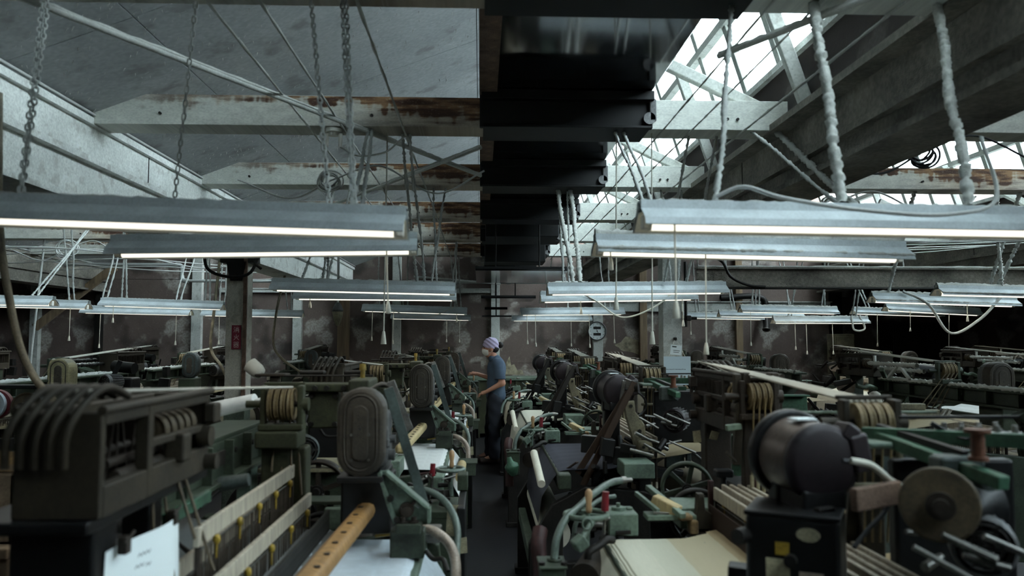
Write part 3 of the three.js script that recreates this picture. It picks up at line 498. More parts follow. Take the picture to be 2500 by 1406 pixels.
fixture('fluorescent lamp on bare chain links, its tube low over the loom with the hung paper', 'near lamps', -0.86, 1.905, 2.35, 1.28, -0.028, 0.0, [[-0.48, -1.54, 2.80, 0], [-0.475, -1.52, 2.80, 0], [0.41, -0.61, 2.80, 0], [0.48, -0.50, 2.80, 0], [0.485, -0.485, 2.80, 0]]);
fixture('fluorescent lamp tilted on chains with a thick pull cord, over the oval gear cover', 'near lamps', -0.86, 1.925, 3.25, 1.2, 0.022, 0.06, [[-0.38, -1.04, 2.88, 0], [0.36, -0.64, 4.63, 1], [0.31, -0.66, 4.63, 1]], [[0.475, 0.2]]);
fixture('fluorescent lamp behind the tilted one, above the second loom from the hung paper', 'lamps over the oval-cover looms', -0.80, 1.905, 5.5, 1.24, -0.02, 0.03, [[-0.42, -1.2, 6.4, 1], [-0.25, -1.05, 6.4, 1], [0.36, -0.47, 4.72, 1], [0.41, -0.43, 4.72, 1]]);
fixture('fluorescent lamp paired close behind another, its tube end lit, before the pear bulb', 'lamps over the oval-cover looms', -0.81, 1.89, 6.2, 1.24, -0.006, 0.02, auto(-0.81, 6.2, 1.24), [[-0.5, 0.02]]);
fixture('fluorescent lamp with two pull cords and a looped cable near the back wall', 'lamps over the oval-cover looms', -0.79, 1.905, 9.6, 1.25, -0.03, 0.02, auto(-0.79, 9.6, 1.25), [[-0.5, 0.3], [-0.25, 0.33], [0.5, 0.05]], { sag: 0.05, sagR: 0.005 });
fixture('last fluorescent lamp of its row, hung low before the back wall beside the duct', 'lamps over the oval-cover looms', -0.78, 1.90, 12.5, 1.24, -0.02, 0, auto(-0.78, 11.7, 1.24), [[0.25, 0.3], [0.45, 0.3]]);
fixture('fluorescent lamp over the far left looms beside the beige hanging hose', 'lamps of the far left bay', -4.50, 1.90, 7.4, 1.24, -0.01, 0.03, auto(-4.4, 7.4, 1.24), []);
fixture('fluorescent lamp behind the hose, ending before the dark brace', 'lamps of the far left bay', -4.62, 1.91, 8.3, 1.24, -0.02, 0.03, auto(-4.6, 8.3, 1.24), [[0.45, 0.28]]);
fixture('fluorescent lamp on long chains over the cream oval cover', 'lamps of the far left bay', -3.25, 1.91, 8.3, 1.22, -0.03, 0.03, auto(-3.25, 8.3, 1.22), [[-0.48, 0.12]]);
fixture('fluorescent lamp half hidden behind a brighter one before the stained wall', 'lamps of the far left bay', -3.97, 1.88, 9.4, 1.22, -0.02, 0.03, auto(-3.97, 9.4, 1.22), [[-0.4, 0.35], [0.45, 0.3]]);
fixture('fluorescent lamp passing behind the column with the red sign', 'lamps of the far left bay', -2.80, 1.87, 9.95, 1.22, -0.015, 0.02, auto(-2.8, 9.95, 1.22), [[-0.4, 0.3]]);
fixture('fluorescent lamp with a grey cable looped along it, on lint-caked chains', 'near lamps', 1.12, 1.905, 2.35, 1.30, -0.012, 0.0, [[-0.42, 0.91, 2.80, 1], [-0.03, 1.21, 2.80, 2], [0.36, 1.67, 2.80, 2]], [[-0.55, 0.22]], { topCable: 1 });
fixture('fluorescent lamp with dusty top edge, hung right behind the cabled one', 'near lamps', 1.13, 1.925, 3.3, 1.32, -0.018, 0.02, [[-0.4, 0.78, 4.6, 1], [-0.36, 0.83, 4.6, 1], [0.62, 1.75, 4.6, 2], [0.57, 1.6, 4.6, 1]], [[-0.6, 0.02], [-0.2, 0.36]], { lint: 1 });
fixture('fluorescent lamp with a white cable bowing below it, over the navy cloth loom', 'lamps over the round-motor looms', 1.10, 1.905, 5.6, 1.27, 0.012, 0.02, [[-0.45, 0.62, 6.4, 2], [-0.4, 0.72, 6.4, 2], [0.2, 1.25, 4.7, 1], [0.36, 1.42, 4.7, 1]], [], {});
fixture('fluorescent lamp with a bright bare tube below its dusty twin', 'lamps over the round-motor looms', 1.07, 1.885, 6.2, 1.22, 0.02, 0.02, auto(1.09, 6.2, 1.26), [[-0.3, 0.05], [0.5, 0.16]], { sag: 0.13, sagR: 0.007 });
fixture('fluorescent lamp near the clock with three short pull cords', 'lamps over the round-motor looms', 1.10, 1.885, 9.6, 1.26, 0.01, 0.02, [[-0.05, 1.02, 9.96, 1], [0.40, 1.48, 9.96, 1], [0.46, 1.6, 9.96, 1]], [[-0.55, 0.3], [-0.45, 0.33], [0.2, 0.35], [0.5, 0.3]]);
fixture('last fluorescent lamp of the duct row, close before the clock wall', 'lamps over the round-motor looms', 1.11, 1.88, 12.5, 1.26, 0, 0, [[-0.1, 1.05, 11.72, 1], [0.42, 1.5, 11.72, 1]], [[0.3, 0.35]]);
fixture('fluorescent lamp grey with lint beside the notice column', 'lamps of the notice bay', 3.67, 1.9, 12.0, 1.22, -0.02, 0, auto(3.67, 11.7, 1.22), [[-0.5, 0.2]], { lint: 1 });
fixture('fluorescent lamp crossing another before the drain pipe', 'lamps of the notice bay', 4.04, 1.91, 11.4, 1.23, -0.01, 0, auto(4.04, 11.7, 1.23), [], { lint: 1 });
fixture('fluorescent lamp with a bright end socket above the drain pipe', 'lamps of the notice bay', 3.94, 1.925, 10.1, 1.26, -0.02, 0, auto(3.94, 9.96, 1.26), [[-0.5, 0.38]], { lint: 1 });
fixture('lowest fluorescent lamp of the notice bay, with a cable loop below it', 'lamps of the notice bay', 4.48, 1.80, 10.4, 1.27, 0.0, 0, auto(4.48, 9.96, 1.27), [[-0.2, 0.36], [-0.35, 0.3], [0.15, 0.36]], { lint: 1 });
fixture('far fluorescent lamp ending behind another at the edge of the dark store', 'lamps of the notice bay', 5.89, 1.93, 11.1, 1.28, -0.03, 0, auto(5.89, 11.7, 1.28), [[-0.3, 0.4]], { lint: 1 });
fixture('slanting fluorescent lamp before the dark store', 'lamps of the notice bay', 5.71, 1.92, 9.9, 1.22, -0.05, 0, auto(5.71, 9.96, 1.22), [[0.2, 0.45], [-0.3, 0.2]], { lint: 1 });
fixture('lint-crusted fluorescent lamp with a thick white cable swagged below', 'lamps of the notice bay', 4.14, 1.90, 7.0, 1.32, -0.03, 0, [[-0.5, 3.6, 6.44, 2], [0.4, 4.5, 6.44, 2], [0.45, 4.7, 6.44, 2]], [[0.2, 0.1]], { lint: 1, sag: 0.26, sagR: 0.012, sagM: M.lint });
fixture('lint-crusted fluorescent lamp just above and beside the swagged one', 'lamps of the notice bay', 4.38, 1.935, 6.4, 1.30, -0.02, 0, [[-0.1, 4.3, 6.44, 2], [0.4, 4.75, 6.44, 2]], [[0.1, 0.12]], { lint: 1 });

// hanging pear bulb, pull cord with cream toggle, cables dropping to the looms
{
  const t = thing('pear_bulb', 'pear-shaped hanging bulb with dark cap against the back wall', 'bulb', [-1.461, 1.68, -8.22]);
  part(t, 'cord', cyl(P(-1.461, 1.945, 8.22), P(-1.461, 2.815, 8.22), 0.012, 0.014, 7), M.lintGray);
  part(t, 'cap', lathe([[0.0, 0], [0.055, 0.0], [0.056, 0.03], [0.03, 0.085], [0.015, 0.1], [0, 0.1]], P(-1.461, 1.863, 8.22), V(0, 1, 0)), M.alu);
  part(t, 'glass', lathe([[0, 0], [0.015, 0.004], [0.035, 0.05], [0.05, 0.1], [0.056, 0.145], [0.052, 0.155], [0, 0.155]], P(-1.461, 1.722, 8.22), V(0, 1, 0)), M.castCream);
  const pull = (x, d, y0, y1, label) => { const o = thing('pull_cord', label, 'cord', [x, y0, -d]); part(o, 'cord', cyl(P(x, y0 + 0.06, d), P(x + 0.01, y1, d), 0.0045, 0.0045, 6), M.cord); part(o, 'toggle', lathe([[0, 0], [0.017, 0.0], [0.013, 0.04], [0.008, 0.075], [0, 0.078]], P(x, y0, d), V(0, 1, 0), 10), M.cord); };
  pull(-0.57, 4.72, 1.556, 2.82, 'long pull cord with cream toggle before the back wall posts');
  pull(1.005, 4.66, 1.555, 2.82, 'long pull cord with two cream toggles in front of the notice column lamps');
  pull(0.79, 4.64, 1.755, 2.8, 'thin pull cord with a small toggle beside the bowing white cable');
  pull(-4.85, 8.2, 1.55, 2.82, 'dusty pull cord behind the beige hose');
  const drop = (pts, r, m, label) => single('hanging_cable', label, 'cable', tube(pts, r, 50, 7), m, [pts[0].x, Math.min(...pts.map((p) => p.y)), pts[0].z]);
  drop([P(-1.80, 2.5, 3.0), P(-1.775, 1.987, 3.0), P(-1.74, 1.775, 3.0), P(-1.665, 1.505, 3.0), P(-1.56, 1.36, 3.0), P(-1.44, 1.25, 3.05)], 0.014, M.hoseBeige, 'thick beige hose hanging down to the loom with the hung paper');
  drop([P(-5.35, 2.82, 9.96), P(-5.38, 2.0, 9.9), P(-5.42, 1.5, 9.9), P(-5.43, 1.3, 9.9)], 0.014, M.lintGray, 'dusty cable dropping to the far left dobby heads');
  drop([P(-2.78, 2.5, 8.6), P(-2.84, 1.8, 8.6), P(-2.86, 1.55, 8.6), P(-2.84, 1.44, 8.6), P(-2.72, 1.32, 8.5), P(-2.66, 1.2, 8.5)], 0.016, M.hoseBeige, 'beige conduit dropping beside the column with the red sign');
  drop([P(-2.25, 2.5, 9.4), P(-2.38, 1.9, 9.4), P(-2.4, 1.5, 9.4), P(-2.3, 1.36, 9.4), P(-2.15, 1.25, 9.4), P(-1.9, 1.1, 9.3)], 0.015, M.hoseBeige, 'beige conduit dropping behind the column with the red sign');
  single('loose_cable', 'white cable loop dangling below the lowest lamp', 'cable', tube([P(4.9, 1.9, 10.38), P(4.86, 1.8, 10.28), P(4.87, 1.72, 10.27), P(4.95, 1.70, 10.27), P(5.02, 1.73, 10.28), P(5.0, 1.9, 10.38)], 0.012, 40, 6), M.lint, [4.9, 1.69, -10.3]);
}

// ---------------------------------------------------------------- looms: shared pieces
const pulleyGeo = {};
function pulley(r, w) {                                 // grooved wheel, axis along x, around its own centre
  const k = r + '_' + w; if (pulleyGeo[k]) return pulleyGeo[k];
  return (pulleyGeo[k] = lathe([[r * 0.2, -w / 2], [r * 0.2, -w / 2], [r * 0.55, -w / 2], [r * 0.6, -w * 0.3], [r * 0.85, -w * 0.3], [r * 0.88, -w / 2], [r, -w / 2], [r, -w * 0.32], [r * 0.9, 0], [r, w * 0.32], [r, w / 2], [r * 0.88, w / 2], [r * 0.85, w * 0.3], [r * 0.6, w * 0.3], [r * 0.55, w / 2], [r * 0.2, w / 2]], V(0, 0, 0), V(1, 0, 0), 26));
}
const boltGeo = fin(new THREE.CylinderGeometry(0.011, 0.011, 0.014, 6));
const bolt = (parent, at, axis = 'z') => inst(parent, 'bolt', boltGeo, M.iron, at, axis === 'z' ? PI / 2 : 0, 0, axis === 'x' ? PI / 2 : 0);
// a set of n pulleys in a forked bracket, centred at c, axis along x
function pulleySet(t, c, r, n, pitch, m, frameM, foot, name = 'pulley_stand') {
  const s = sub(t, name), w = n * pitch / 2 + 0.012;
  part(s, 'axle', cyl(V(c.x - w - 0.03, c.y, c.z), V(c.x + w + 0.02, c.y, c.z), 0.009), M.iron);
  for (let i = 0; i < n; i++) inst(s, 'pulley', pulley(r, pitch * 0.72), m, V(c.x + (i - (n - 1) / 2) * pitch, c.y, c.z));
  const yk = c.y - r - 0.022;
  part(s, 'fork', [rbox(c.x - w - 0.008, c.y - 0.006, -c.z, 0.018, 2 * r + 0.03, 0.04, 0.004), rbox(c.x + w + 0.008, c.y - 0.006, -c.z, 0.022, 2 * r + 0.03, 0.045, 0.005), rbox(c.x, yk, -c.z, 2 * w + 0.04, 0.022, 0.07, 0.005), rbox(c.x, c.y + r + 0.012, -c.z + 0.03, 2 * w + 0.03, 0.012, 0.016, 0.003), cyl(V(c.x - w - 0.07, c.y, c.z), V(c.x - w - 0.02, c.y, c.z), 0.013), cyl(V(c.x + w + 0.01, c.y, c.z), V(c.x + w + 0.035, c.y, c.z), 0.024)], frameM);
  if (foot !== undefined) part(s, 'post', [bar(V(c.x, foot, c.z - 0.01), V(c.x, yk, c.z - 0.01), 0.05, 0.06, V(1, 0, 0)), rbox(c.x, foot + 0.02, -c.z + 0.01, 0.14, 0.03, 0.12, 0.006), plateXY([[c.x - 0.075, foot + 0.03], [c.x - 0.02, foot + 0.03], [c.x - 0.02, yk], [c.x - 0.035, yk]], -c.z + 0.03, 0.012)], frameM);
  return s;
}
// cast side frame with openings: outline in d,y at x range -> lies across the loom (plane x-y at d)
function sideFrame(t, x0, x1, d, m, ys = 1) {
  const w = x1 - x0, o = (u, y) => [x0 + u * w, y * ys];
  part(t, 'side_frame', plateXY([o(0, 0), o(0.16, 0), o(0.2, 0.28), o(0.42, 0.36), o(0.62, 0.34), o(0.8, 0.24), o(0.84, 0), o(1, 0), o(1, 0.55), o(0.97, 0.84), o(0.86, 0.88), o(0.62, 0.84), o(0.5, 0.92), o(0.24, 0.95), o(0.1, 0.84), o(0, 0.6)], d, 0.045, 0.006, [[o(0.14, 0.48), o(0.14, 0.74), o(0.3, 0.84), o(0.42, 0.8), o(0.42, 0.5)], [o(0.52, 0.48), o(0.52, 0.74), o(0.66, 0.74), o(0.84, 0.72), o(0.86, 0.42)]]), m);
  part(t, 'foot', [rbox(x0 + 0.08 * w, 0.02, d, 0.2 * w, 0.04, 0.12), rbox(x0 + 0.92 * w, 0.02, d, 0.2 * w, 0.04, 0.12)], m);
}
function healdFrame(t, x, y, d0, d1, h, m, clips) {
  const s = sub(t, 'heald_frame');
  part(s, 'top_bar', rbox(x, y, (d0 + d1) / 2, 0.014, 0.046, d1 - d0, 0.003), m);
  part(s, 'bottom_bar', rbox(x, y - h, (d0 + d1) / 2, 0.013, 0.036, d1 - d0, 0.003), m);
  part(s, 'side_stay', [rbox(x, y - h / 2, d0 + 0.015, 0.012, h, 0.018, 0.003), rbox(x, y - h / 2, d1 - 0.015, 0.012, h, 0.018, 0.003)], M.ironBrown);
  part(s, 'rail', [cyl(P(x, y - 0.035, d0 + 0.02), P(x, y - 0.035, d1 - 0.02), 0.003, 0.003, 5), cyl(P(x, y - h + 0.035, d0 + 0.02), P(x, y - h + 0.035, d1 - 0.02), 0.003, 0.003, 5)], M.steel);
  const g = []; for (let d = d0 + 0.04; d < d1 - 0.03; d += 0.011) { const q = new THREE.BoxGeometry(0.0022, h - 0.07, 0.0022); q.translate(x + rr(-0.002, 0.002), y - h / 2, -d); g.push(fin(q)); }
  const w = part(s, 'heald_wires', g, M.healdWire); w.userData.kind = 'stuff';
  if (clips) for (let i = 0; i < clips; i++) { const d = d0 + 0.12 + i * (d1 - d0 - 0.2) / (clips - 1); part(s, 'hook', [lathe([[0, 0], [0.005, 0.002], [0.009, 0.01], [0.009, 0.02], [0.005, 0.025], [0, 0.025]], P(x + 0.01, y - 0.045, d), V(0, 1, 0), 8), cyl(P(x + 0.01, y - 0.078, d), P(x + 0.01, y - 0.044, d), 0.003, 0.003, 5)], M.yellow, 'yellow plastic hook'); }
  return s;
}
function cords(t, name, list, r = 0.0028, m = M.yarn) { for (const [a, b] of list) part(t, name, cyl(a, b, r, r, 5), m); }
function clothSheet(prof, d0, d1, keep) {               // prof: [x,y] down the loom front, swept along the loom
  const c = new THREE.CatmullRomCurve3(prof.map(([x, y]) => V(x, y, 0)), false, 'catmullrom', 0.15), n = 28, pts = c.getPoints(n), pos = [], uv = [], idx = [];
  for (let i = 0; i <= n; i++) for (let j = 0; j <= 24; j++) { const f = j / 24, d = d0 + (d1 - d0) * f; pos.push(pts[i].x, pts[i].y + 0.0012 * Math.sin(j * 1.9 + i * 0.4), -d); if (keep === 2) uv.push(i / n, f); else uv.push(f, i / n * 0.8); }
  for (let i = 0; i < n; i++) for (let j = 0; j < 24; j++) { const a = i * 25 + j, b = a + 25; idx.push(a, a + 1, b, b, a + 1, b + 1); }
  const top = new THREE.BufferGeometry(); top.setAttribute('position', new THREE.Float32BufferAttribute(pos, 3)); top.setAttribute('uv', new THREE.Float32BufferAttribute(uv, 2)); top.setIndex(idx); top.computeVertexNormals();
  const low = top.clone(); low.translate(-0.0, -0.0025, 0); const id = low.index.array; for (let i = 0; i < id.length; i += 3) { const q = id[i]; id[i] = id[i + 1]; id[i + 1] = q; } low.computeVertexNormals();
  return [fin(top, keep), fin(low, keep)];
}
function handWheel(t, c, r, m) {
  const s = sub(t, 'hand_wheel'), g = [torus(c, V(0, 1, 0), r, r * 0.14)];
  for (let i = 0; i < 4; i++) { const a = i * PI / 2 + 0.4; g.push(cyl(c, c.clone().add(V(r * Math.cos(a), 0, r * Math.sin(a))), r * 0.08, r * 0.08, 6)); }
  g.push(disc(c, V(0, 1, 0), r * 0.24, 0.03), cyl(c.clone().add(V(0, -0.12, 0)), c, 0.011));
  part(s, 'rim', g, m);
  const h = c.clone().add(V(r * 0.1, 0.01, r * 0.25));
  part(s, 'grip', lathe([[0, 0], [0.009, 0.0], [0.011, 0.012], [0.009, 0.03], [0.013, 0.055], [0.012, 0.07], [0.006, 0.078], [0, 0.079]], h, V(0, 1, 0), 12), M.woodHandle, 'pale wooden grip');
  return s;
}
function lever(t, c, len, m, lean = V(0.05, 1, 0)) { const b = c.clone().add(lean.clone().normalize().multiplyScalar(len)); const s = sub(t, 'lever'); part(s, 'rod', cyl(c, b, 0.006, 0.006, 7), M.steel); part(s, 'grip', cyl(b.clone().lerp(c, 0.45), b, 0.013, 0.0115, 10), m); }
function flyWheel(t, c, axis, R, m, spokes = 5, name = 'flywheel') {
  const s = sub(t, name), ax = axis.clone().normalize(), u = V(0, 1, 0).cross(ax).lengthSq() > 0.01 ? V(0, 1, 0).cross(ax).normalize() : V(1, 0, 0), v = ax.clone().cross(u);
  const rim = lathe([[R * 0.86, -0.022], [R, -0.022], [R * 1.0, 0.022], [R * 0.86, 0.022], [R * 0.86, -0.022]], c, ax, 36);
  part(s, 'rim', [rim, torus(c.clone().add(ax.clone().multiplyScalar(0.022)), ax, R * 0.94, 0.006, 6, 36)], m);
  for (let i = 0; i < spokes; i++) { const a = i / spokes * 2 * PI + 0.3; part(s, 'spoke', bar(c.clone(), c.clone().addScaledVector(u, R * 0.9 * Math.cos(a)).addScaledVector(v, R * 0.9 * Math.sin(a)), 0.02, 0.026, ax), m); }
  part(s, 'hub', [disc(c, ax, R * 0.2, 0.06), disc(c, ax, 0.016, 0.1)], M.iron);
}
function finMotor(t, c, axis, R, L, m, name = 'motor') {
  const s = sub(t, name), ax = axis.clone().normalize(), a = (q) => c.clone().addScaledVector(ax, q);
  part(s, 'casing', [lathe([[0, -L / 2], [R * 0.7, -L / 2], [R * 0.86, -L / 2 + 0.012], [R * 0.86, L / 2 - 0.03], [R, L / 2 - 0.03], [R, L / 2 - 0.008], [R * 0.9, L / 2], [R * 0.86, L / 2]], c, ax, 24)], m);
  const f = []; const u = Math.abs(ax.y) < 0.9 ? V(0, 1, 0).cross(ax).normalize() : V(1, 0, 0), v = ax.clone().cross(u);
  for (let i = 0; i < 22; i++) { const q = i / 22 * 2 * PI, o = u.clone().multiplyScalar(Math.cos(q)).addScaledVector(v, Math.sin(q)); f.push(bar(a(-L / 2 + 0.02).addScaledVector(o, R * 0.9), a(L / 2 - 0.035).addScaledVector(o, R * 0.9), R * 0.06, R * 0.2, o)); }
  part(s, 'cooling_fins', f, m);
  part(s, 'grille', [torus(a(L / 2), ax, R * 0.72, 0.004, 5, 24), torus(a(L / 2), ax, R * 0.5, 0.004, 5, 20), torus(a(L / 2), ax, R * 0.28, 0.004, 5, 16), disc(a(L / 2), ax, R * 0.14, 0.012), ...[0, 1, 2, 3, 4, 5].map((i) => { const q = i / 6 * 2 * PI, o = u.clone().multiplyScalar(Math.cos(q)).addScaledVector(v, Math.sin(q)); return bar(a(L / 2).addScaledVector(o, R * 0.1), a(L / 2).addScaledVector(o, R * 0.86), 0.006, 0.006, ax); })], M.iron);
  part(s, 'fan', [0, 1, 2, 3, 4, 5, 6].map((i) => { const q = i / 7 * 2 * PI, o = u.clone().multiplyScalar(Math.cos(q)).addScaledVector(v, Math.sin(q)); return bar(a(L / 2 - 0.02).addScaledVector(o, R * 0.12), a(L / 2 - 0.02).addScaledVector(o, R * 0.8), R * 0.3, 0.004, ax.clone().addScaledVector(u, 0.4)); }), m);
  return s;
}
// stadium-shaped gear cover facing +z, top centre etc. in hall coordinates
function ovalCover(t, x, y, d, w, h, depth, m, backM) {
  const s = sub(t, 'gear_cover');
  const mk = (ww, hh, t0, bev, dz) => { const g = prism(stadium(ww - 2 * bev, hh - 2 * bev), t0, bev); g.translate(x, y, -d + dz); return fin(g); };
  part(s, 'shell', [mk(w, h, depth * 0.55, 0.012, -depth * 0.55 - 0.012), mk(w * 0.6, h * 0.8, 0.004, 0.003, -0.004)], m);
  const ring = stadium(w * 0.66, h * 0.84, 10).map(([a, b]) => V(x + a, y + b, -d + 0.001)); part(s, 'raised_rib', tube(ring, 0.004, 80, 6, true), m);
  part(s, 'raised_boss', [mk(w * 0.34, h * 0.62, 0.003, 0.003, 0.002), disc(V(x, y + h * 0.22, -d + 0.006), V(0, 0, 1), 0.012, 0.006), disc(V(x, y - h * 0.26, -d + 0.006), V(0, 0, 1), 0.01, 0.006)], m);
  part(s, 'back_shell', mk(w * 0.96, h * 0.97, depth * 0.4, 0.01, -depth - 0.01), backM || m);
  for (const [a, b] of [[-0.18, -0.02], [0.18, -0.02], [-0.18, -0.3], [0.18, -0.3], [0, 0.05]]) part(s, 'screw', disc(V(x + a * w, y + b * h, -d + 0.006), V(0, 0, 1), 0.0045, 0.006, 8), b === 0.05 ? M.black : M.steel);
  return s;
}
// dobby head: cast box of rails with a row of pulleys and curved jacks. Runs d0..d1, faces +-x
function dobby(t, xf, xb, y0, y1, d0, d1, m, pulM, jackEnd, r = 0.036) {
  const s = sub(t, 'dobby_head'), dir = Math.sign(xf - xb), H = y1 - y0, xm = (xf + xb) / 2, W = Math.abs(xf - xb);
  const rail = (y, h, x, w, a = d0, b = d1) => rbox(x, y, (a + b) / 2, w, h, b - a, 0.004);
  part(s, 'frame', [rail(y1 - 0.012, 0.024, xf - dir * 0.012, 0.03), rail(y0 + 0.03, 0.06, xf - dir * 0.012, 0.03), rail(y1 - 0.012, 0.024, xb + dir * 0.012, 0.03), rail(y0 + 0.03, 0.06, xb + dir * 0.012, 0.03), rail(y0 + 0.008, 0.016, xm, W), rail(y0 + H * 0.56, 0.018, xf - dir * 0.01, 0.02, d0 + (d1 - d0) * 0.35, d1)], m);
  part(s, 'end_plate', [rbox(xm, (y0 + y1) / 2, d0, W, H, 0.02, 0.004), rbox(xm, (y0 + y1) / 2, d1, W, H, 0.02, 0.004)], m);
  part(s, 'upright', [rbox(xf - dir * 0.01, (y0 + y1) / 2, d0 + (d1 - d0) * 0.36, 0.03, H, 0.028, 0.004), rbox(xf - dir * 0.004, y0 + H * 0.42, d0 + (d1 - d0) * 0.66, 0.05, H * 0.34, 0.05, 0.008)], m);
  part(s, 'top_rod', [cyl(P(xf, y1 + 0.004, d0 - 0.01), P(xf, y1 + 0.004, d1 + 0.02), 0.009), cyl(P(xb, y1 + 0.004, d0 - 0.01), P(xb, y1 + 0.004, d1 + 0.02), 0.009)], m);
  for (let i = 0; i < 3; i++) part(s, 'shaft', cyl(P(xf - dir * (0.03 + 0.02 * i), y0 + H * (0.3 + 0.12 * i), d0 + (d1 - d0) * 0.2), P(xf - dir * (0.03 + 0.02 * i), y0 + H * (0.3 + 0.12 * i), d0 + (d1 - d0) * (0.6 + 0.1 * i)), 0.012 - 0.002 * i, 0.012 - 0.002 * i, 10), M.ironBrown);
  const near = jackEnd === 0;
  for (let i = 0; i < 5; i++) {   // row of pulleys seen through the window
    const f = near ? 0.6 + 0.075 * i : 0.4 - 0.075 * i; inst(s, 'pulley', pulley(r, 0.017), pulM, P(xf - dir * 0.045, y1 - r - 0.035, d0 + (d1 - d0) * f), 0, PI / 2 - 0.25 * dir, 0);
  }
  part(s, 'lever_stack', Array.from({ length: 14 }, (_, i) => rbox(xm - dir * 0.02, (y0 + y1) / 2, d0 + 0.05 + i * (d1 - d0 - 0.1) / 13, W * 0.5, H * 0.66, 0.006, 0.002, 0, 0, 0.12 * ((i % 3) - 1))), M.ironBrown);
  const dj = near ? d0 + 0.02 : d1 - 0.02, sg = near ? -1 : 1;
  for (let i = 0; i < 5; i++) {   // curved jacks at the working end
    const x = xm + (i - 2) * 0.026, g = tube([P(x - 0.03, y0 + H * 0.5, dj + sg * 0.05), P(x - 0.022, y0 + H * 0.8, dj + sg * 0.06), P(x - 0.01, y1 + 0.002, dj + sg * 0.045), P(x, y1 + 0.035, dj + sg * 0.0), P(x, y1 + 0.042, dj - sg * 0.06), P(x, y1 + 0.02, dj - sg * 0.14)], 0.0085, 22, 6); part(s, 'jack', g, m);
  }
  part(s, 'cog', [disc(P(xf + dir * 0.005, y0 + H * 0.45, d1 - 0.03), V(1, 0, 0), 0.026, 0.03), disc(P(xf + dir * 0.012, y0 + H * 0.12, d1 - 0.02), V(1, 0, 0), 0.02, 0.04), rbox(xf + dir * 0.012, y1 - 0.05, d1 - 0.005, 0.03, 0.05, 0.05, 0.006)], m);
  return s;
}
function warpBeam(t, x, y, d0, d1, R, m, fm) {
  const s = sub(t, 'warp_beam');
  part(s, 'yarn', cyl(P(x, y, d0 + 0.02), P(x, y, d1 - 0.02), R * 0.8, R * 0.8, 28), m);
  for (const d of [d0, d1]) part(s, 'flange', [disc(P(x, y, d), V(0, 0, 1), R, 0.02, 32), torus(P(x, y, d), V(0, 0, 1), R, 0.012, 6, 32), disc(P(x, y, d), V(0, 0, 1), R * 0.2, 0.06)], fm);
}

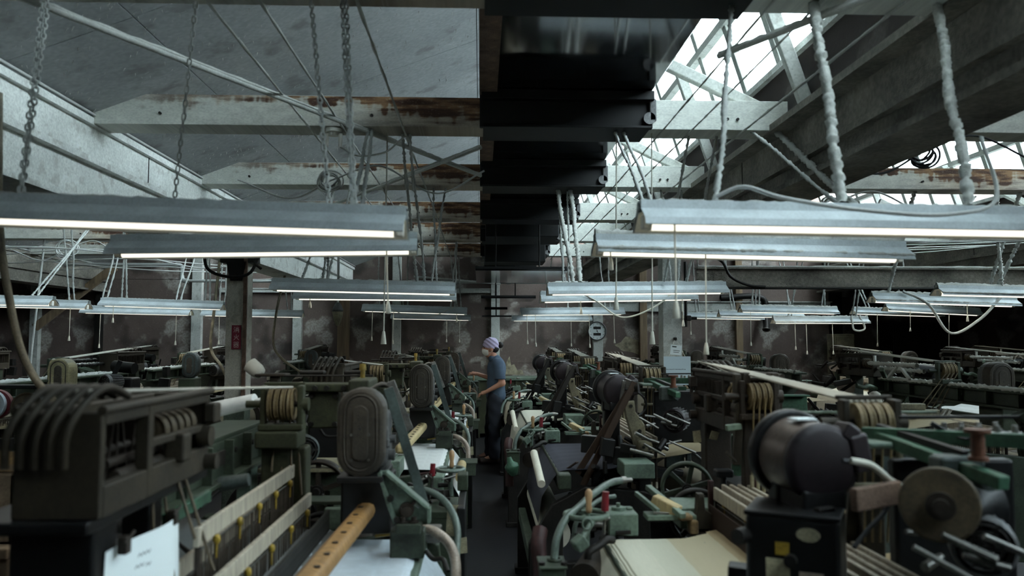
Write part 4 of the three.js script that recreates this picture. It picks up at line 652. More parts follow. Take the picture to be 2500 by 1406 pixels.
// ---------------------------------------------------------------- row of looms with oval gear covers (working side faces the aisle)
function buildLoomA() {
  const t = thing('power_loom', '', 'loom', [-0.6, 0, -2.6], 'looms with oval gear covers along the aisle');
  sideFrame(t, -1.25, -0.12, 1.68, M.green); sideFrame(t, -1.25, -0.12, 2.98, M.green);
  part(t, 'breast_beam', rx_(-0.25, -0.19, 0.79, 0.872, 1.62, 2.98, 0.01), M.greenPale);
  part(t, 'cross_rail', [rx_(-0.14, -0.1, 0.38, 0.46, 1.68, 2.98, 0.008), rx_(-1.22, -1.16, 0.3, 0.38, 1.68, 2.98, 0.008), rx_(-0.9, -0.84, 0.85, 0.9, 1.68, 2.98, 0.006)], M.green);
  part(t, 'cloth', clothSheet([[-0.57, 0.935], [-0.45, 0.885], [-0.32, 0.883], [-0.235, 0.882], [-0.205, 0.868], [-0.15, 0.80], [-0.115, 0.74], [-0.10, 0.6]], 1.78, 2.87, true), M.clothBlue, 'pale blue-white cloth');
  part(t, 'cloth_roll', [cyl(P(-0.2, 0.56, 1.76), P(-0.2, 0.56, 2.9), 0.085, 0.085, 24), cyl(P(-0.2, 0.56, 1.68), P(-0.2, 0.56, 2.98), 0.025)], M.clothWhite);
  part(t, 'take_up_roller', cyl(P(-0.11, 0.845, 1.75), P(-0.11, 0.845, 2.2), 0.026, 0.026, 16), M.woodPale, 'cream take-up roller');
  part(t, 'warp_sheet', clothSheet([[-1.1, 0.98], [-0.9, 0.95], [-0.7, 0.93], [-0.5, 0.915]], 1.8, 2.86, false), M.warp);
  warpBeam(t, -1.12, 0.62, 1.78, 2.88, 0.24, M.yarnTan, M.iron);
  healdFrame(t, -0.735, 1.02, 1.96, 2.9, 0.26, M.heald, 0);
  healdFrame(t, -0.665, 1.118, 1.93, 2.9, 0.26, M.heald, 5);
  healdFrame(t, -0.605, 1.018, 1.76, 2.9, 0.26, M.heald, 5);
  // sley: reed, hand rail, race board
  { const s = sub(t, 'sley'); const g = []; for (let d = 1.8; d < 2.86; d += 0.008) { const q = new THREE.BoxGeometry(0.008, 0.1, 0.0018); q.translate(-0.53, 0.94, -d); g.push(fin(q)); } const r = part(s, 'reed', g, M.steel); r.userData.kind = 'stuff';
    part(s, 'race_board', rx_(-0.50, -0.41, 0.82, 0.85, 1.5, 3.15, 0.006), M.ironBrown);
    part(s, 'hand_rail', rbox(-0.40, 1.01, 2.2, 0.062, 0.05, 1.15, 0.02, 0, -0.03, 0), M.woodPole, 'worn yellow wooden rail');
    const k = []; for (let i = 0; i < 9; i++) k.push(disc(P(-0.385 - 0.03 * rnd() * 0.3, 1.036, 1.75 + i * 0.115), V(0, 1, 0), 0.0085, 0.003, 10)); part(s, 'peg_hole', k, M.ironBrown);
    for (const d of [1.55, 3.05]) part(s, 'shuttle_box', [rx_(-0.56, -0.4, 0.9, 0.98, d - 0.12, d + 0.12, 0.008), rx_(-0.53, -0.43, 0.98, 0.985, d - 0.1, d + 0.1)], M.greenPale); }
  // far pulley stand, cords from the dobby and down to the healds
  pulleySet(t, P(-0.706, 1.352, 2.9), 0.058, 4, 0.023, M.pulley, M.greenOlive, 0.95);
  part(t, 'stand_box', [rx_(-0.79, -0.64, 1.2, 1.26, 2.85, 2.99, 0.008), rx_(-0.78, -0.62, 0.92, 1.2, 2.9, 2.99, 0.01)], M.greenOlive);
  dobby(t, -0.70, -0.86, 1.25, 1.445, 1.53, 2.1, M.ironOlive, M.pulleyDark, 0, 0.036);
  cords(t, 'harness_cord', [0, 1, 2, 3].map((i) => [P(-0.745 - i * 0.012, 1.482, 1.56), P(-0.74 + i * 0.023, 1.412, 2.9)]), 0.0042, M.yarn);
  cords(t, 'harness_cord', [0, 1, 2, 3].map((i) => [P(-0.74 + i * 0.023, 1.35, 2.955), P(-0.73 + i * 0.035, 1.12 - (i % 2) * 0.08, 2.86)]), 0.004, M.pulleyDark);
  cords(t, 'harness_cord', [0, 1, 2, 3].map((i) => [P(-0.745, 1.34, 1.86 + i * 0.042), P(-0.73 + i * 0.035, 1.12 - (i % 2) * 0.08, 1.85 + i * 0.03)]), 0.004, M.pulleyDark);
  part(t, 'dobby_stand', [rx_(-0.88, -0.72, 0.9, 1.25, 1.55, 1.65, 0.01), rx_(-0.87, -0.80, 0.9, 1.25, 2.0, 2.08, 0.01), rx_(-0.95, -0.71, 1.225, 1.25, 1.5, 2.14, 0.006)], M.black);
  part(t, 'sloping_bar', bar(P(-0.725, 1.165, 1.9), P(-0.715, 1.172, 2.16), 0.018, 0.03), M.greenDeep);
  part(t, 'crown_rail', [rx_(-1.02, -0.86, 1.245, 1.262, 2.05, 3.25, 0.004), rx_(-0.875, -0.86, 1.13, 1.245, 2.05, 3.25, 0.003)], M.green);
  part(t, 'rail_lip', rx_(-0.89, -0.82, 1.115, 1.13, 2.05, 3.25, 0.003), M.green);
  for (let i = 0; i < 6; i++) part(t, 'rail_rib', rx_(-0.862, -0.83, 1.13, 1.245, 2.12 + i * 0.21, 2.132 + i * 0.21, 0.002), M.green);
  for (let i = 0; i < 5; i++) bolt(t, P(-0.856, 1.2, 2.22 + i * 0.21), 'x');
  part(t, 'name_plate', rx_(-0.86, -0.856, 1.165, 1.215, 2.62, 2.76), M.ironBrown);
  part(t, 'bobbin', [cyl(P(-0.83, 1.12, 2.62), P(-0.74, 1.135, 2.62), 0.024, 0.02, 14), disc(P(-0.835, 1.119, 2.62), V(1, 0.15, 0), 0.016, 0.012)], M.beltGray, 'small grey thread bobbin');
  // green gear housing and cross beam behind the pulleys
  { const s = sub(t, 'head_housing'); part(s, 'cover_plate', rx_(-0.675, -0.558, 1.235, 1.378, 3.18, 3.24, 0.008), M.greenOlive); part(s, 'beam', rx_(-0.765, -0.44, 1.378, 1.412, 3.14, 3.24, 0.008), M.greenOlive); part(s, 'end_block', rx_(-0.5, -0.42, 1.38, 1.43, 3.05, 3.3, 0.01), M.greenOlive);
    for (const [x, y, d] of [[-0.735, 1.394, 3.13], [-0.64, 1.394, 3.13], [-0.595, 1.394, 3.13], [-0.53, 1.394, 3.13], [-0.663, 1.362, 3.172], [-0.57, 1.362, 3.172], [-0.663, 1.252, 3.172], [-0.57, 1.252, 3.172]]) bolt(s, P(x, y, d));
    part(s, 'oil_pipe', [tube([P(-0.72, 1.31, 3.1), P(-0.71, 1.27, 3.1), P(-0.68, 1.26, 3.12), P(-0.67, 1.29, 3.14)], 0.007, 16), tube([P(-0.62, 1.235, 3.15), P(-0.6, 1.21, 3.15), P(-0.54, 1.21, 3.15), P(-0.5, 1.23, 3.14)], 0.005, 16)], M.iron);
    part(s, 'grease_cup', [cyl(P(-0.47, 1.43, 3.22), P(-0.47, 1.46, 3.22), 0.009), cyl(P(-0.47, 1.46, 3.22), P(-0.47, 1.485, 3.22), 0.014, 0.012)], M.yellow); part(s, 'rod', [cyl(P(-0.8, 1.435, 3.3), P(-0.44, 1.435, 3.3), 0.004), rx_(-0.74, -0.64, 1.44, 1.455, 3.3, 3.36), rx_(-0.56, -0.48, 1.44, 1.455, 3.3, 3.36)], M.iron); }
  ovalCover(t, -0.385, 1.283, 2.6, 0.152, 0.285, 0.11, M.cover, M.alu);
  part(t, 'gear_case', [rx_(-0.44, -0.31, 1.14, 1.34, 2.68, 2.86, 0.02), rx_(-0.43, -0.305, 1.16, 1.3, 2.66, 2.72, 0.02), cyl(P(-0.32, 1.2, 2.7), P(-0.285, 1.2, 2.7), 0.018), cyl(P(-0.32, 1.25, 2.72), P(-0.285, 1.25, 2.72), 0.014), rbox(-0.31, 1.24, 2.68, 0.02, 0.03, 0.02)], M.alu);
  part(t, 'gear_base', [rx_(-0.46, -0.31, 1.125, 1.145, 2.6, 2.88, 0.006), rx_(-0.47, -0.30, 0.93, 1.125, 2.74, 2.9, 0.01)], M.black);
  { const s = sub(t, 'arch_bracket'); part(s, 'web', plateXY([[-0.322, 1.152], [-0.30, 1.152], [-0.172, 1.045], [-0.166, 1.03], [-0.166, 0.995], [-0.262, 0.995], [-0.276, 1.012], [-0.292, 1.07], [-0.312, 1.12]], 2.66, 0.022, 0.004, [[[-0.212, 1.055], [-0.196, 1.042], [-0.2, 1.036], [-0.216, 1.048]]]), M.greenPale);
    part(s, 'flange', [bar(P(-0.325, 1.155, 2.63), P(-0.296, 1.06, 2.63), 0.05, 0.012, V(1, 0, 0)), bar(P(-0.296, 1.06, 2.63), P(-0.272, 0.995, 2.63), 0.05, 0.012, V(1, 0, 0)), bar(P(-0.305, 1.155, 2.63), P(-0.168, 1.042, 2.63), 0.05, 0.01, V(1, 1, 0)), bar(P(-0.165, 1.042, 2.63), P(-0.165, 0.995, 2.63), 0.05, 0.01, V(1, 0, 0))], M.greenPale);
    part(s, 'bearing', [disc(P(-0.238, 1.034, 2.63), V(0, 0, 1), 0.024, 0.03), disc(P(-0.238, 1.034, 2.61), V(0, 0, 1), 0.016, 0.03), bar(P(-0.238, 1.034, 2.625), P(-0.21, 1.062, 2.625), 0.01, 0.01)], M.ironBrown);
    part(s, 'bolt_block', rx_(-0.268, -0.188, 0.968, 1.0, 2.57, 2.66, 0.004), M.green);
    for (const x of [-0.248, -0.212]) part(s, 'bolt', [cyl(P(x, 1.0, 2.6), P(x, 1.005, 2.6), 0.017, 0.017, 16), cyl(P(x, 1.005, 2.6), P(x, 1.017, 2.6), 0.01, 0.01, 6)], M.ironBrown);
    bolt(s, P(-0.288, 1.075, 2.6)); bolt(s, P(-0.265, 1.01, 2.59)); part(s, 'pedestal', [rx_(-0.29, -0.18, 0.88, 0.968, 2.62, 2.7, 0.006)], M.green); }
  part(t, 'fixing_strip', [rx_(-0.33, -0.16, 0.885, 0.905, 2.9, 2.97, 0.004), rx_(-0.2, -0.14, 0.87, 0.91, 2.86, 2.98, 0.006)], M.steel);
  part(t, 'pencil', cyl(P(-0.35, 0.925, 2.74), P(-0.27, 0.945, 2.68), 0.0045, 0.0045, 6), M.yellow, 'yellow pencil');
  part(t, 'drive_strap', bar(P(-0.318, 1.415, 2.78), P(-0.196, 1.0, 2.86), 0.034, 0.007, V(0.25, 0, 1)), M.beltGray, 'slanting grey strap');
  part(t, 'stop_arm', [bar(P(-0.33, 1.43, 2.95), P(-0.26, 1.25, 2.97), 0.012, 0.03), tube([P(-0.4, 1.4, 2.95), P(-0.36, 1.42, 2.95), P(-0.33, 1.41, 2.95)], 0.008, 10)], M.steel);
  part(t, 'green_hose', tube([P(-0.261, 1.03, 3.0), P(-0.19, 1.034, 2.95), P(-0.136, 1.014, 2.9), P(-0.097, 0.974, 2.85), P(-0.079, 0.929, 2.8), P(-0.08, 0.859, 2.75), P(-0.085, 0.7, 2.7)], 0.0125, 40, 8), M.hoseGreen, 'pale green hose');
  part(t, 'pink_hose', tube([P(-0.21, 0.935, 2.76), P(-0.192, 0.942, 2.75), P(-0.158, 0.945, 2.72), P(-0.112, 0.918, 2.7), P(-0.089, 0.888, 2.67), P(-0.079, 0.855, 2.64), P(-0.082, 0.72, 2.6)], 0.0165, 36, 8), M.hosePink, 'pinkish white hose');
  part(t, 'drip_box', [rx_(-0.13, -0.03, 0.74, 0.815, 2.42, 2.6, 0.004), rx_(-0.14, -0.02, 0.815, 0.822, 2.41, 2.61, 0.002)], M.green);
  part(t, 'curved_guard', tube([P(-0.175, 0.905, 2.62), P(-0.15, 0.885, 2.6), P(-0.12, 0.89, 2.58), P(-0.10, 0.86, 2.55)], 0.008, 16), M.iron);
  handWheel(t, P(-0.137, 0.992, 3.7), 0.062, M.hoseGreen);
  lever(t, P(-0.218, 0.91, 3.62), 0.12, M.red);
  { const s = sub(t, 'stop_motion'); const g = []; for (let i = 0; i < 16; i++) { const x = rr(-0.31, -0.13), d = rr(3.45, 3.72), y = rr(0.86, 0.97); g.push(rnd() < 0.5 ? rbox(x, y, d, rr(0.02, 0.07), rr(0.015, 0.04), rr(0.02, 0.06), 0.003, rr(-0.3, 0.3), rr(-0.5, 0.5), rr(-0.3, 0.3)) : cyl(P(x - 0.03, y, d), P(x + rr(0, 0.05), y + rr(-0.02, 0.03), d + rr(-0.04, 0.04)), rr(0.006, 0.014), rr(0.006, 0.014), 8)); } part(s, 'mechanism', g, M.iron);
    const h = []; for (let i = 0; i < 7; i++) { const x = rr(-0.3, -0.15), d = rr(3.42, 3.6), y = rr(0.95, 0.985); h.push(cyl(P(x, y, d), P(x + rr(-0.06, 0.06), y + rr(-0.005, 0.02), d + rr(-0.03, 0.03)), 0.0045, 0.0045, 6)); } part(s, 'bright_rod', h, M.steel);
    part(s, 'spindle', [cyl(P(-0.28, 0.975, 3.66), P(-0.2, 0.985, 3.66), 0.007), disc(P(-0.28, 0.975, 3.66), V(1, 0, 0), 0.012, 0.01)], M.redDark); part(s, 'base_plate', rx_(-0.33, -0.1, 0.83, 0.86, 3.42, 3.74, 0.004), M.green); }
  part(t, 'control_box', rx_(-0.10, -0.055, 0.93, 1.0, 3.5, 3.6, 0.006), M.green);
  part(t, 'front_panel', rx_(-0.09, -0.06, 0.25, 0.93, 3.15, 3.55, 0.006), M.black);
  part(t, 'record_card', [box(-0.1, 0.872, 3.2, 0.065, 0.12, 0.002, 0, 0, -0.06), box(-0.07, 0.8, 3.1, 0.04, 0.06, 0.0015, 0.1, 0.2, 0.05)], M.card, 'cream record card');
  flyWheel(t, P(-0.66, 0.97, 3.32), V(0, 0, 1), 0.125, M.ironBrown); flyWheel(t, P(-0.6, 0.83, 3.1), V(0, 0, 1), 0.1, M.iron);
  finMotor(t, P(-0.74, 1.135, 3.36), V(0.45, 0, 1), 0.062, 0.15, M.beltGray);
  part(t, 'motor_shelf', rx_(-0.9, -0.5, 1.045, 1.062, 3.3, 3.6, 0.004), M.castCream);
  part(t, 'lower_guard', [rx_(-0.65, -0.3, 0.985, 1.0, 2.95, 3.06, 0.004), rx_(-0.6, -0.3, 0.6, 0.7, 3.0, 3.1, 0.01)], M.green);
  part(t, 'tangle', (() => { const g = []; for (let i = 0; i < 12; i++) { const x = rr(-1.15, -0.75), d = rr(2.2, 3.3), y = rr(0.85, 1.08); g.push(cyl(P(x, y, d), P(x + rr(-0.15, 0.15), y + rr(-0.1, 0.1), d + rr(-0.2, 0.2)), 0.007, 0.007, 6)); } return g; })(), M.iron);
  return t;
}
function drop(root, names) { const gone = []; root.traverse((o) => { if (names.includes(o.name)) gone.push(o); }); for (const o of gone) o.parent.remove(o); }
function copyOf(root, dx, dz, label, group, mats = {}) {
  const c = root.clone(); c.name = numbered(root.name.replace(/_\d+$/, '')); c.position.x += dx; c.position.z += dz; c.userData = { label, category: 'loom' }; if (group) c.userData.group = group;
  c.traverse((o) => { if (mats[o.name] && o.isMesh) o.material = mats[o.name]; }); scene.add(c); return c;
}
const loomA = buildLoomA();
loomA.userData.label = 'power loom with oval brown gear cover, white paper hung on its dark dobby';
const GA = 'looms with oval gear covers along the aisle';
copyOf(loomA, 0, -2.6, 'green power loom with oval cover and white cloth, second from the hung paper', GA, { cloth: M.clothWhite, hand_rail: M.woodPale });
copyOf(loomA, 0.01, -5.2, 'green power loom with oval cover, third from the hung paper', GA, { cloth: M.clothWhite, hand_rail: M.woodPale });
copyOf(loomA, 0.03, -7.8, 'green power loom with oval cover, next to the worker', GA, { cloth: M.clothCream, hand_rail: M.woodPale });

// ---------------------------------------------------------------- row of looms with round motors on top
function buildLoomB() {
  const t = thing('power_loom', '', 'loom', [0.85, 0, -2.6], 'looms with round motors along the aisle');
  sideFrame(t, 0.28, 1.5, 1.72, M.iron, 0.84); sideFrame(t, 0.28, 1.5, 2.98, M.iron, 0.84);
  part(t, 'breast_beam', rx_(0.43, 0.5, 0.79, 0.872, 1.66, 2.95, 0.01), M.green);
  part(t, 'cross_rail', [rx_(0.28, 0.33, 0.36, 0.44, 1.72, 2.98, 0.008), rx_(1.4, 1.46, 0.3, 0.38, 1.72, 2.98, 0.008), rx_(0.76, 0.785, 0.875, 0.892, 1.7, 2.85, 0.004)], M.greenPale);
  part(t, 'cloth', clothSheet([[0.80, 0.90], [0.72, 0.885], [0.6, 0.884], [0.49, 0.883], [0.44, 0.872], [0.40, 0.82], [0.35, 0.74], [0.33, 0.6]], 1.75, 2.835, 2), M.clothStripe, 'cream striped cloth');
  part(t, 'cloth_roll', [cyl(P(0.42, 0.54, 1.76), P(0.42, 0.54, 2.9), 0.085, 0.085, 24), cyl(P(0.42, 0.54, 1.68), P(0.42, 0.54, 2.98), 0.025)], M.clothCream);
  part(t, 'take_up_roller', cyl(P(0.338, 0.83, 1.62), P(0.325, 0.935, 2.02), 0.021, 0.021, 16), M.clothCream, 'white take-up roller');
  part(t, 'leather_roll', [cyl(P(0.34, 0.80, 2.66), P(0.42, 0.80, 2.9), 0.05, 0.05, 20)], M.ironBrown);
  warpBeam(t, 1.35, 0.6, 1.78, 2.88, 0.24, M.yarnTan, M.iron);
  part(t, 'warp_sheet', clothSheet([[1.3, 0.98], [1.1, 0.95], [0.95, 0.93], [0.8, 0.9]], 1.8, 2.86, false), M.warpCream);
  for (let i = 0; i < 5; i++) healdFrame(t, 0.865 + i * 0.03, 1.02 + (i === 0 ? -0.004 : 0.006), 1.8, 2.96, 0.24, M.heald, i === 0 ? 5 : 0);
  part(t, 'end_stay', [rbox(0.855, 0.95, 2.98, 0.02, 0.22, 0.02, 0.004), rbox(1.02, 0.95, 2.98, 0.02, 0.22, 0.02, 0.004)], M.redDark);
  { const s = sub(t, 'sley'); const g = []; for (let d = 1.8; d < 2.95; d += 0.008) { const q = new THREE.BoxGeometry(0.006, 0.13, 0.003); q.translate(0.84, 0.915, -d); g.push(fin(q)); } const r = part(s, 'reed', g, M.reedBrown); r.userData.kind = 'stuff'; part(s, 'race_board', rx_(0.78, 0.83, 0.855, 0.875, 1.5, 3.15, 0.006), M.ironBrown); part(s, 'hand_rail', bar(P(0.64, 0.99, 2.98), P(0.72, 0.955, 2.92), 0.05, 0.045), M.woodPale); for (const d of [1.55, 3.08]) part(s, 'shuttle_box', [rx_(0.74, 0.9, 0.88, 0.96, d - 0.1, d + 0.1, 0.008)], M.greenPale); }
  // dobby head at the far end, pulleys at both ends, band of cords between them
  dobby(t, 0.985, 1.13, 1.215, 1.44, 2.98, 3.66, M.ironBrown, M.pulley, 1, 0.04);
  part(t, 'dobby_stand', [rx_(1.0, 1.12, 0.9, 1.215, 3.0, 3.08, 0.01), rx_(1.0, 1.12, 0.9, 1.215, 3.56, 3.64, 0.01), rx_(0.97, 1.0, 0.98, 1.46, 2.94, 2.98, 0.006), rx_(1.07, 1.1, 0.98, 1.46, 2.92, 2.98, 0.006)], M.ironBrown);
  pulleySet(t, P(1.022, 1.372, 2.93), 0.05, 4, 0.021, M.pulley, M.ironBrown, undefined);
  part(t, 'guide_bearing', [disc(P(0.955, 1.33, 2.95), V(0, 0, 1), 0.022, 0.05), bar(P(0.955, 1.33, 2.94), P(0.945, 1.12, 2.96), 0.03, 0.03, V(0, 0, 1)), rbox(0.95, 1.4, 2.95, 0.028, 0.11, 0.03), bar(P(0.945, 1.13, 2.95), P(0.9, 1.17, 2.93), 0.01, 0.01)], M.ironOlive);
  part(t, 'green_clip', rbox(0.925, 1.262, 2.92, 0.055, 0.022, 0.03, 0.004, 0, 0, 0.12), M.greenPale, 'pale green clip');
  const lift = [0, 1, 2, 3].map((i) => 0.99 + i * 0.021);
  cords(t, 'harness_cord', lift.map((x) => [P(x, 1.37, 2.88), P(x - 0.005, 1.1, 2.9)]), 0.003, M.pulley);
  { const s = sub(t, 'turnbuckle_set'); lift.forEach((x, i) => part(s, 'turnbuckle', [cyl(P(x - 0.006, 1.03, 2.9), P(x - 0.006, 1.09, 2.9), 0.0075, 0.0075, 8), cyl(P(x - 0.006, 1.09, 2.9), P(x - 0.005, 1.105, 2.9), 0.004, 0.004, 6)], M.castCream)); part(s, 'guide_bar', [rx_(0.975, 1.07, 1.205, 1.22, 2.87, 2.885), rbox(1.03, 1.11, 2.885, 0.022, 0.03, 0.02, 0.005, 0, 0, -0.5)], M.pulleyDark); }
  pulleySet(t, P(1.03, 1.362, 2.1), 0.052, 4, 0.024, M.pulley, M.ironOlive, 0.95);
  cords(t, 'harness_cord', [0, 1, 2, 3].map((i) => [P(0.994 + i * 0.024, 1.36, 2.05), P(0.99 + i * 0.02, 1.06, 2.06)]), 0.003, M.pulley);
  part(t, 'cord_guard', [rx_(1.08, 1.095, 1.18, 1.33, 2.05, 2.09), rx_(0.95, 1.1, 1.2, 1.215, 2.03, 2.05)], M.castCream);
  cords(t, 'band_cord', [0, 1, 2, 3, 4, 5].map((i) => [P(1.0 + i * 0.016, 1.482 - i * 0.002, 3.66), P(0.99 + i * 0.015, 1.416, 2.11)]), 0.0042, M.yarn);
  cords(t, 'harness_cord', [0, 1, 2, 3].map((i) => [P(1.0 + i * 0.025, 1.475, 3.62), P(1.0 + i * 0.021, 1.42, 2.96)]), 0.0024, M.yarn);
  // round motor with its flange and the gearbox below it
  { const s = sub(t, 'round_motor'), a = P(0.762, 1.302, 1.985), ax = V(0.035, -0.008, 0.235).normalize();
    part(s, 'casing', lathe([[0, 0.028], [0.09, 0.028], [0.093, 0.036], [0.09, 0.045], [0.09, 0.135], [0.086, 0.142], [0, 0.142]], a, ax, 32), M.motorBrown);
    part(s, 'flange', lathe([[0, 0], [0.102, 0], [0.108, 0.006], [0.108, 0.022], [0.1, 0.03], [0, 0.03]], a, ax, 32), M.black);
    part(s, 'end_cap', lathe([[0.086, 0.142], [0.092, 0.146], [0.092, 0.162], [0.074, 0.172], [0.03, 0.176], [0, 0.176]], a, ax, 28), M.motorCap);
    part(s, 'rating_plate', fin(place(new THREE.BoxGeometry(0.05, 0.003, 0.045), 0.765, 1.393, -1.89, 0.0, 0.15, 0.0)), M.paper, 'silver rating plate');
    part(s, 'terminal_box', [rbox(0.87, 1.32, 1.86, 0.05, 0.09, 0.08, 0.01, 0, 0.15, 0.2), rbox(0.85, 1.365, 1.85, 0.04, 0.04, 0.06, 0.008, 0, 0.15, -0.6)], M.motorCap);
    part(s, 'saddle', [rbox(0.775, 1.215, 1.88, 0.11, 0.05, 0.13, 0.008, 0, 0.15, 0), rbox(0.73, 1.22, 1.94, 0.05, 0.08, 0.06, 0.008), rbox(0.76, 1.0, 1.95, 0.09, 0.42, 0.08, 0.01)], M.black);
    part(s, 'shaft_bracket', [bar(P(0.80, 1.35, 1.76), P(0.85, 1.33, 1.73), 0.02, 0.05), bar(P(0.80, 1.36, 1.75), P(0.785, 1.26, 1.75), 0.02, 0.02), bar(P(0.785, 1.26, 1.75), P(0.78, 1.22, 1.75), 0.01, 0.02)], M.steel);
    part(s, 'drive_pulley', disc(P(0.855, 1.33, 1.73), V(1, 0, 0.25), 0.032, 0.035), M.iron);
    part(s, 'supply_cable', tube([P(0.81, 1.31, 1.78), P(0.87, 1.3, 1.78), P(0.925, 1.25, 1.8), P(0.93, 1.2, 1.82), P(0.87, 1.15, 1.8), P(0.83, 1.12, 1.78)], 0.006, 36, 6), M.cableBlack); }
  part(t, 'drive_belt', [bar(P(0.85, 1.355, 1.70), P(0.57, 0.80, 1.74), 0.036, 0.007, V(0.3, 0, 1)), bar(P(0.82, 1.30, 1.73), P(0.545, 0.86, 1.77), 0.036, 0.007, V(0.3, 0, 1)), bar(P(0.545, 0.92, 1.77), P(0.42, 0.82, 1.85), 0.03, 0.008)], M.beltBrown, 'long brown leather drive belt');
  { const s = sub(t, 'gear_box'); part(s, 'body', [rbox(0.725, 1.05, 1.84, 0.2, 0.28, 0.17, 0.012, 0, -0.5, 0), rbox(0.725, 1.192, 1.84, 0.205, 0.012, 0.175, 0.004, 0, -0.5, 0)], M.black); const GX = 0.725, onFace = (g, lx, y, lz) => { g.rotateY(-0.5); const c = Math.cos(0.5), n = Math.sin(0.5); g.translate(GX + lx * c - lz * n, y, -1.84 + lx * n + lz * c); return fin(g); };
    const lab = (x, y, w, h, m, oval) => part(s, 'sticker', oval ? onFace((() => { const g = new THREE.CylinderGeometry(0.5, 0.5, 0.002, 24); g.rotateX(PI / 2); g.scale(w, h, 1); return g; })(), x, y, 0.0865) : onFace(new THREE.BoxGeometry(w, h, 0.002), x, y, 0.0865), m);
    lab(0.035, 1.155, 0.05, 0.03, M.card, true); lab(-0.02, 1.12, 0.03, 0.028, M.yellow); lab(-0.03, 1.075, 0.05, 0.045, M.card); lab(0.04, 1.05, 0.05, 0.05, M.hosePink);
    for (const q of [cyl(P(0.6, 1.14, 1.82), P(0.575, 1.14, 1.8), 0.018), cyl(P(0.68, 1.1, 1.76), P(0.67, 1.1, 1.74), 0.014), rbox(0.77, 1.202, 1.79, 0.05, 0.01, 0.02, 0.003, 0, 0.4, 0)]) part(s, 'latch', q, M.iron); }
  { const s = sub(t, 'cast_arm'); part(s, 'casting', [plateXY([[0.80, 1.24], [0.845, 1.245], [0.85, 1.19], [0.875, 1.16], [0.9, 1.12], [0.905, 1.06], [0.92, 1.03], [0.92, 0.985], [0.86, 0.985], [0.845, 1.04], [0.83, 1.1], [0.81, 1.17]], 1.76, 0.035, 0.006), rx_(0.865, 0.935, 0.985, 1.04, 1.66, 1.76, 0.008)], M.castCream); part(s, 'hole', [disc(P(0.885, 1.012, 1.66), V(0, 0, 1), 0.008, 0.006, 12), disc(P(0.917, 1.004, 1.66), V(0, 0, 1), 0.007, 0.006, 12)], M.black); part(s, 'bolt', [disc(P(0.83, 1.225, 1.72), V(0, 0, 1), 0.01, 0.02, 6), disc(P(0.875, 1.09, 1.72), V(0, 0, 1), 0.012, 0.02, 6)], M.iron); part(s, 'damper', [cyl(P(0.80, 0.9, 1.72), P(0.80, 0.985, 1.72), 0.02), cyl(P(0.80, 0.82, 1.72), P(0.80, 0.9, 1.72), 0.014)], M.steel); part(s, 'lower_block', rx_(0.86, 0.93, 0.75, 0.98, 1.68, 1.76, 0.008), M.black); }
  part(t, 'brown_arm', rbox(0.865, 1.24, 1.74, 0.14, 0.05, 0.02, 0.004, 0, 0.4, 0.05), M.rusty);
  { const s = sub(t, 'brake_disc'); part(s, 'disc', [disc(P(0.935, 1.245, 1.62), V(-0.55, 0.1, 1), 0.07, 0.012, 36), torus(P(0.935, 1.245, 1.62), V(-0.55, 0.1, 1), 0.07, 0.006, 6, 36)], M.pulleyDark); part(s, 'hub', [disc(P(0.926, 1.246, 1.60), V(-0.55, 0.1, 1), 0.028, 0.02), disc(P(0.918, 1.247, 1.585), V(-0.55, 0.1, 1), 0.016, 0.03)], M.ironBrown); part(s, 'drum', lathe([[0, 0], [0.075, 0], [0.08, 0.01], [0.08, 0.06], [0.05, 0.08], [0.03, 0.13], [0, 0.13]], P(1.09, 1.215, 1.78), V(-0.6, 0.05, 1), 28), M.black); }
  part(t, 'green_arm', [bar(P(0.965, 1.345, 2.0), P(1.24, 1.365, 1.62), 0.02, 0.032), bar(P(0.99, 1.34, 1.98), P(1.06, 1.29, 1.6), 0.03, 0.03), rbox(1.1, 1.31, 1.9, 0.14, 0.02, 0.1, 0.004)], M.greenDeep);
  part(t, 'rear_panel', rx_(1.0, 1.3, 1.0, 1.29, 1.92, 1.96, 0.01), M.black);
  part(t, 'link_rod', bar(P(1.005, 1.36, 2.0), P(1.055, 1.33, 1.72), 0.018, 0.02), M.black);
  part(t, 'thread_spool', [cyl(P(1.052, 1.33, 1.67), P(1.052, 1.385, 1.67), 0.014), disc(P(1.052, 1.388, 1.67), V(0, 1, 0), 0.026, 0.008), disc(P(1.052, 1.33, 1.67), V(0, 1, 0), 0.02, 0.008)], M.brownBoard, 'small brown thread spool');
  { const s = sub(t, 'peg_tray'); part(s, 'tray', [bar(P(1.06, 1.385, 1.86), P(1.1, 1.355, 1.84), 0.012, 0.012), bar(P(1.1, 1.352, 1.84), P(1.26, 1.352, 1.8), 0.014, 0.014), bar(P(1.26, 1.352, 1.8), P(1.33, 1.39, 1.78), 0.014, 0.014), rx_(1.09, 1.27, 1.355, 1.36, 1.78, 1.94, 0.003), bar(P(1.06, 1.385, 2.0), P(1.33, 1.39, 1.94), 0.008, 0.008)], M.tray); for (let i = 0; i < 8; i++) part(s, 'peg', [cyl(P(1.11 + (i % 4) * 0.042, 1.36, 1.82 + (i >> 2) * 0.07), P(1.11 + (i % 4) * 0.042, 1.383, 1.82 + (i >> 2) * 0.07), 0.008, 0.006, 8), disc(P(1.11 + (i % 4) * 0.042, 1.365, 1.82 + (i >> 2) * 0.07), V(0, 1, 0), 0.015, 0.005, 10)], M.steel); }
  part(t, 'switch_box', [rx_(0.99, 1.09, 1.25, 1.33, 1.7, 1.76, 0.012), cyl(P(1.07, 1.28, 1.69), P(1.07, 1.28, 1.66), 0.018)], M.beltGray);
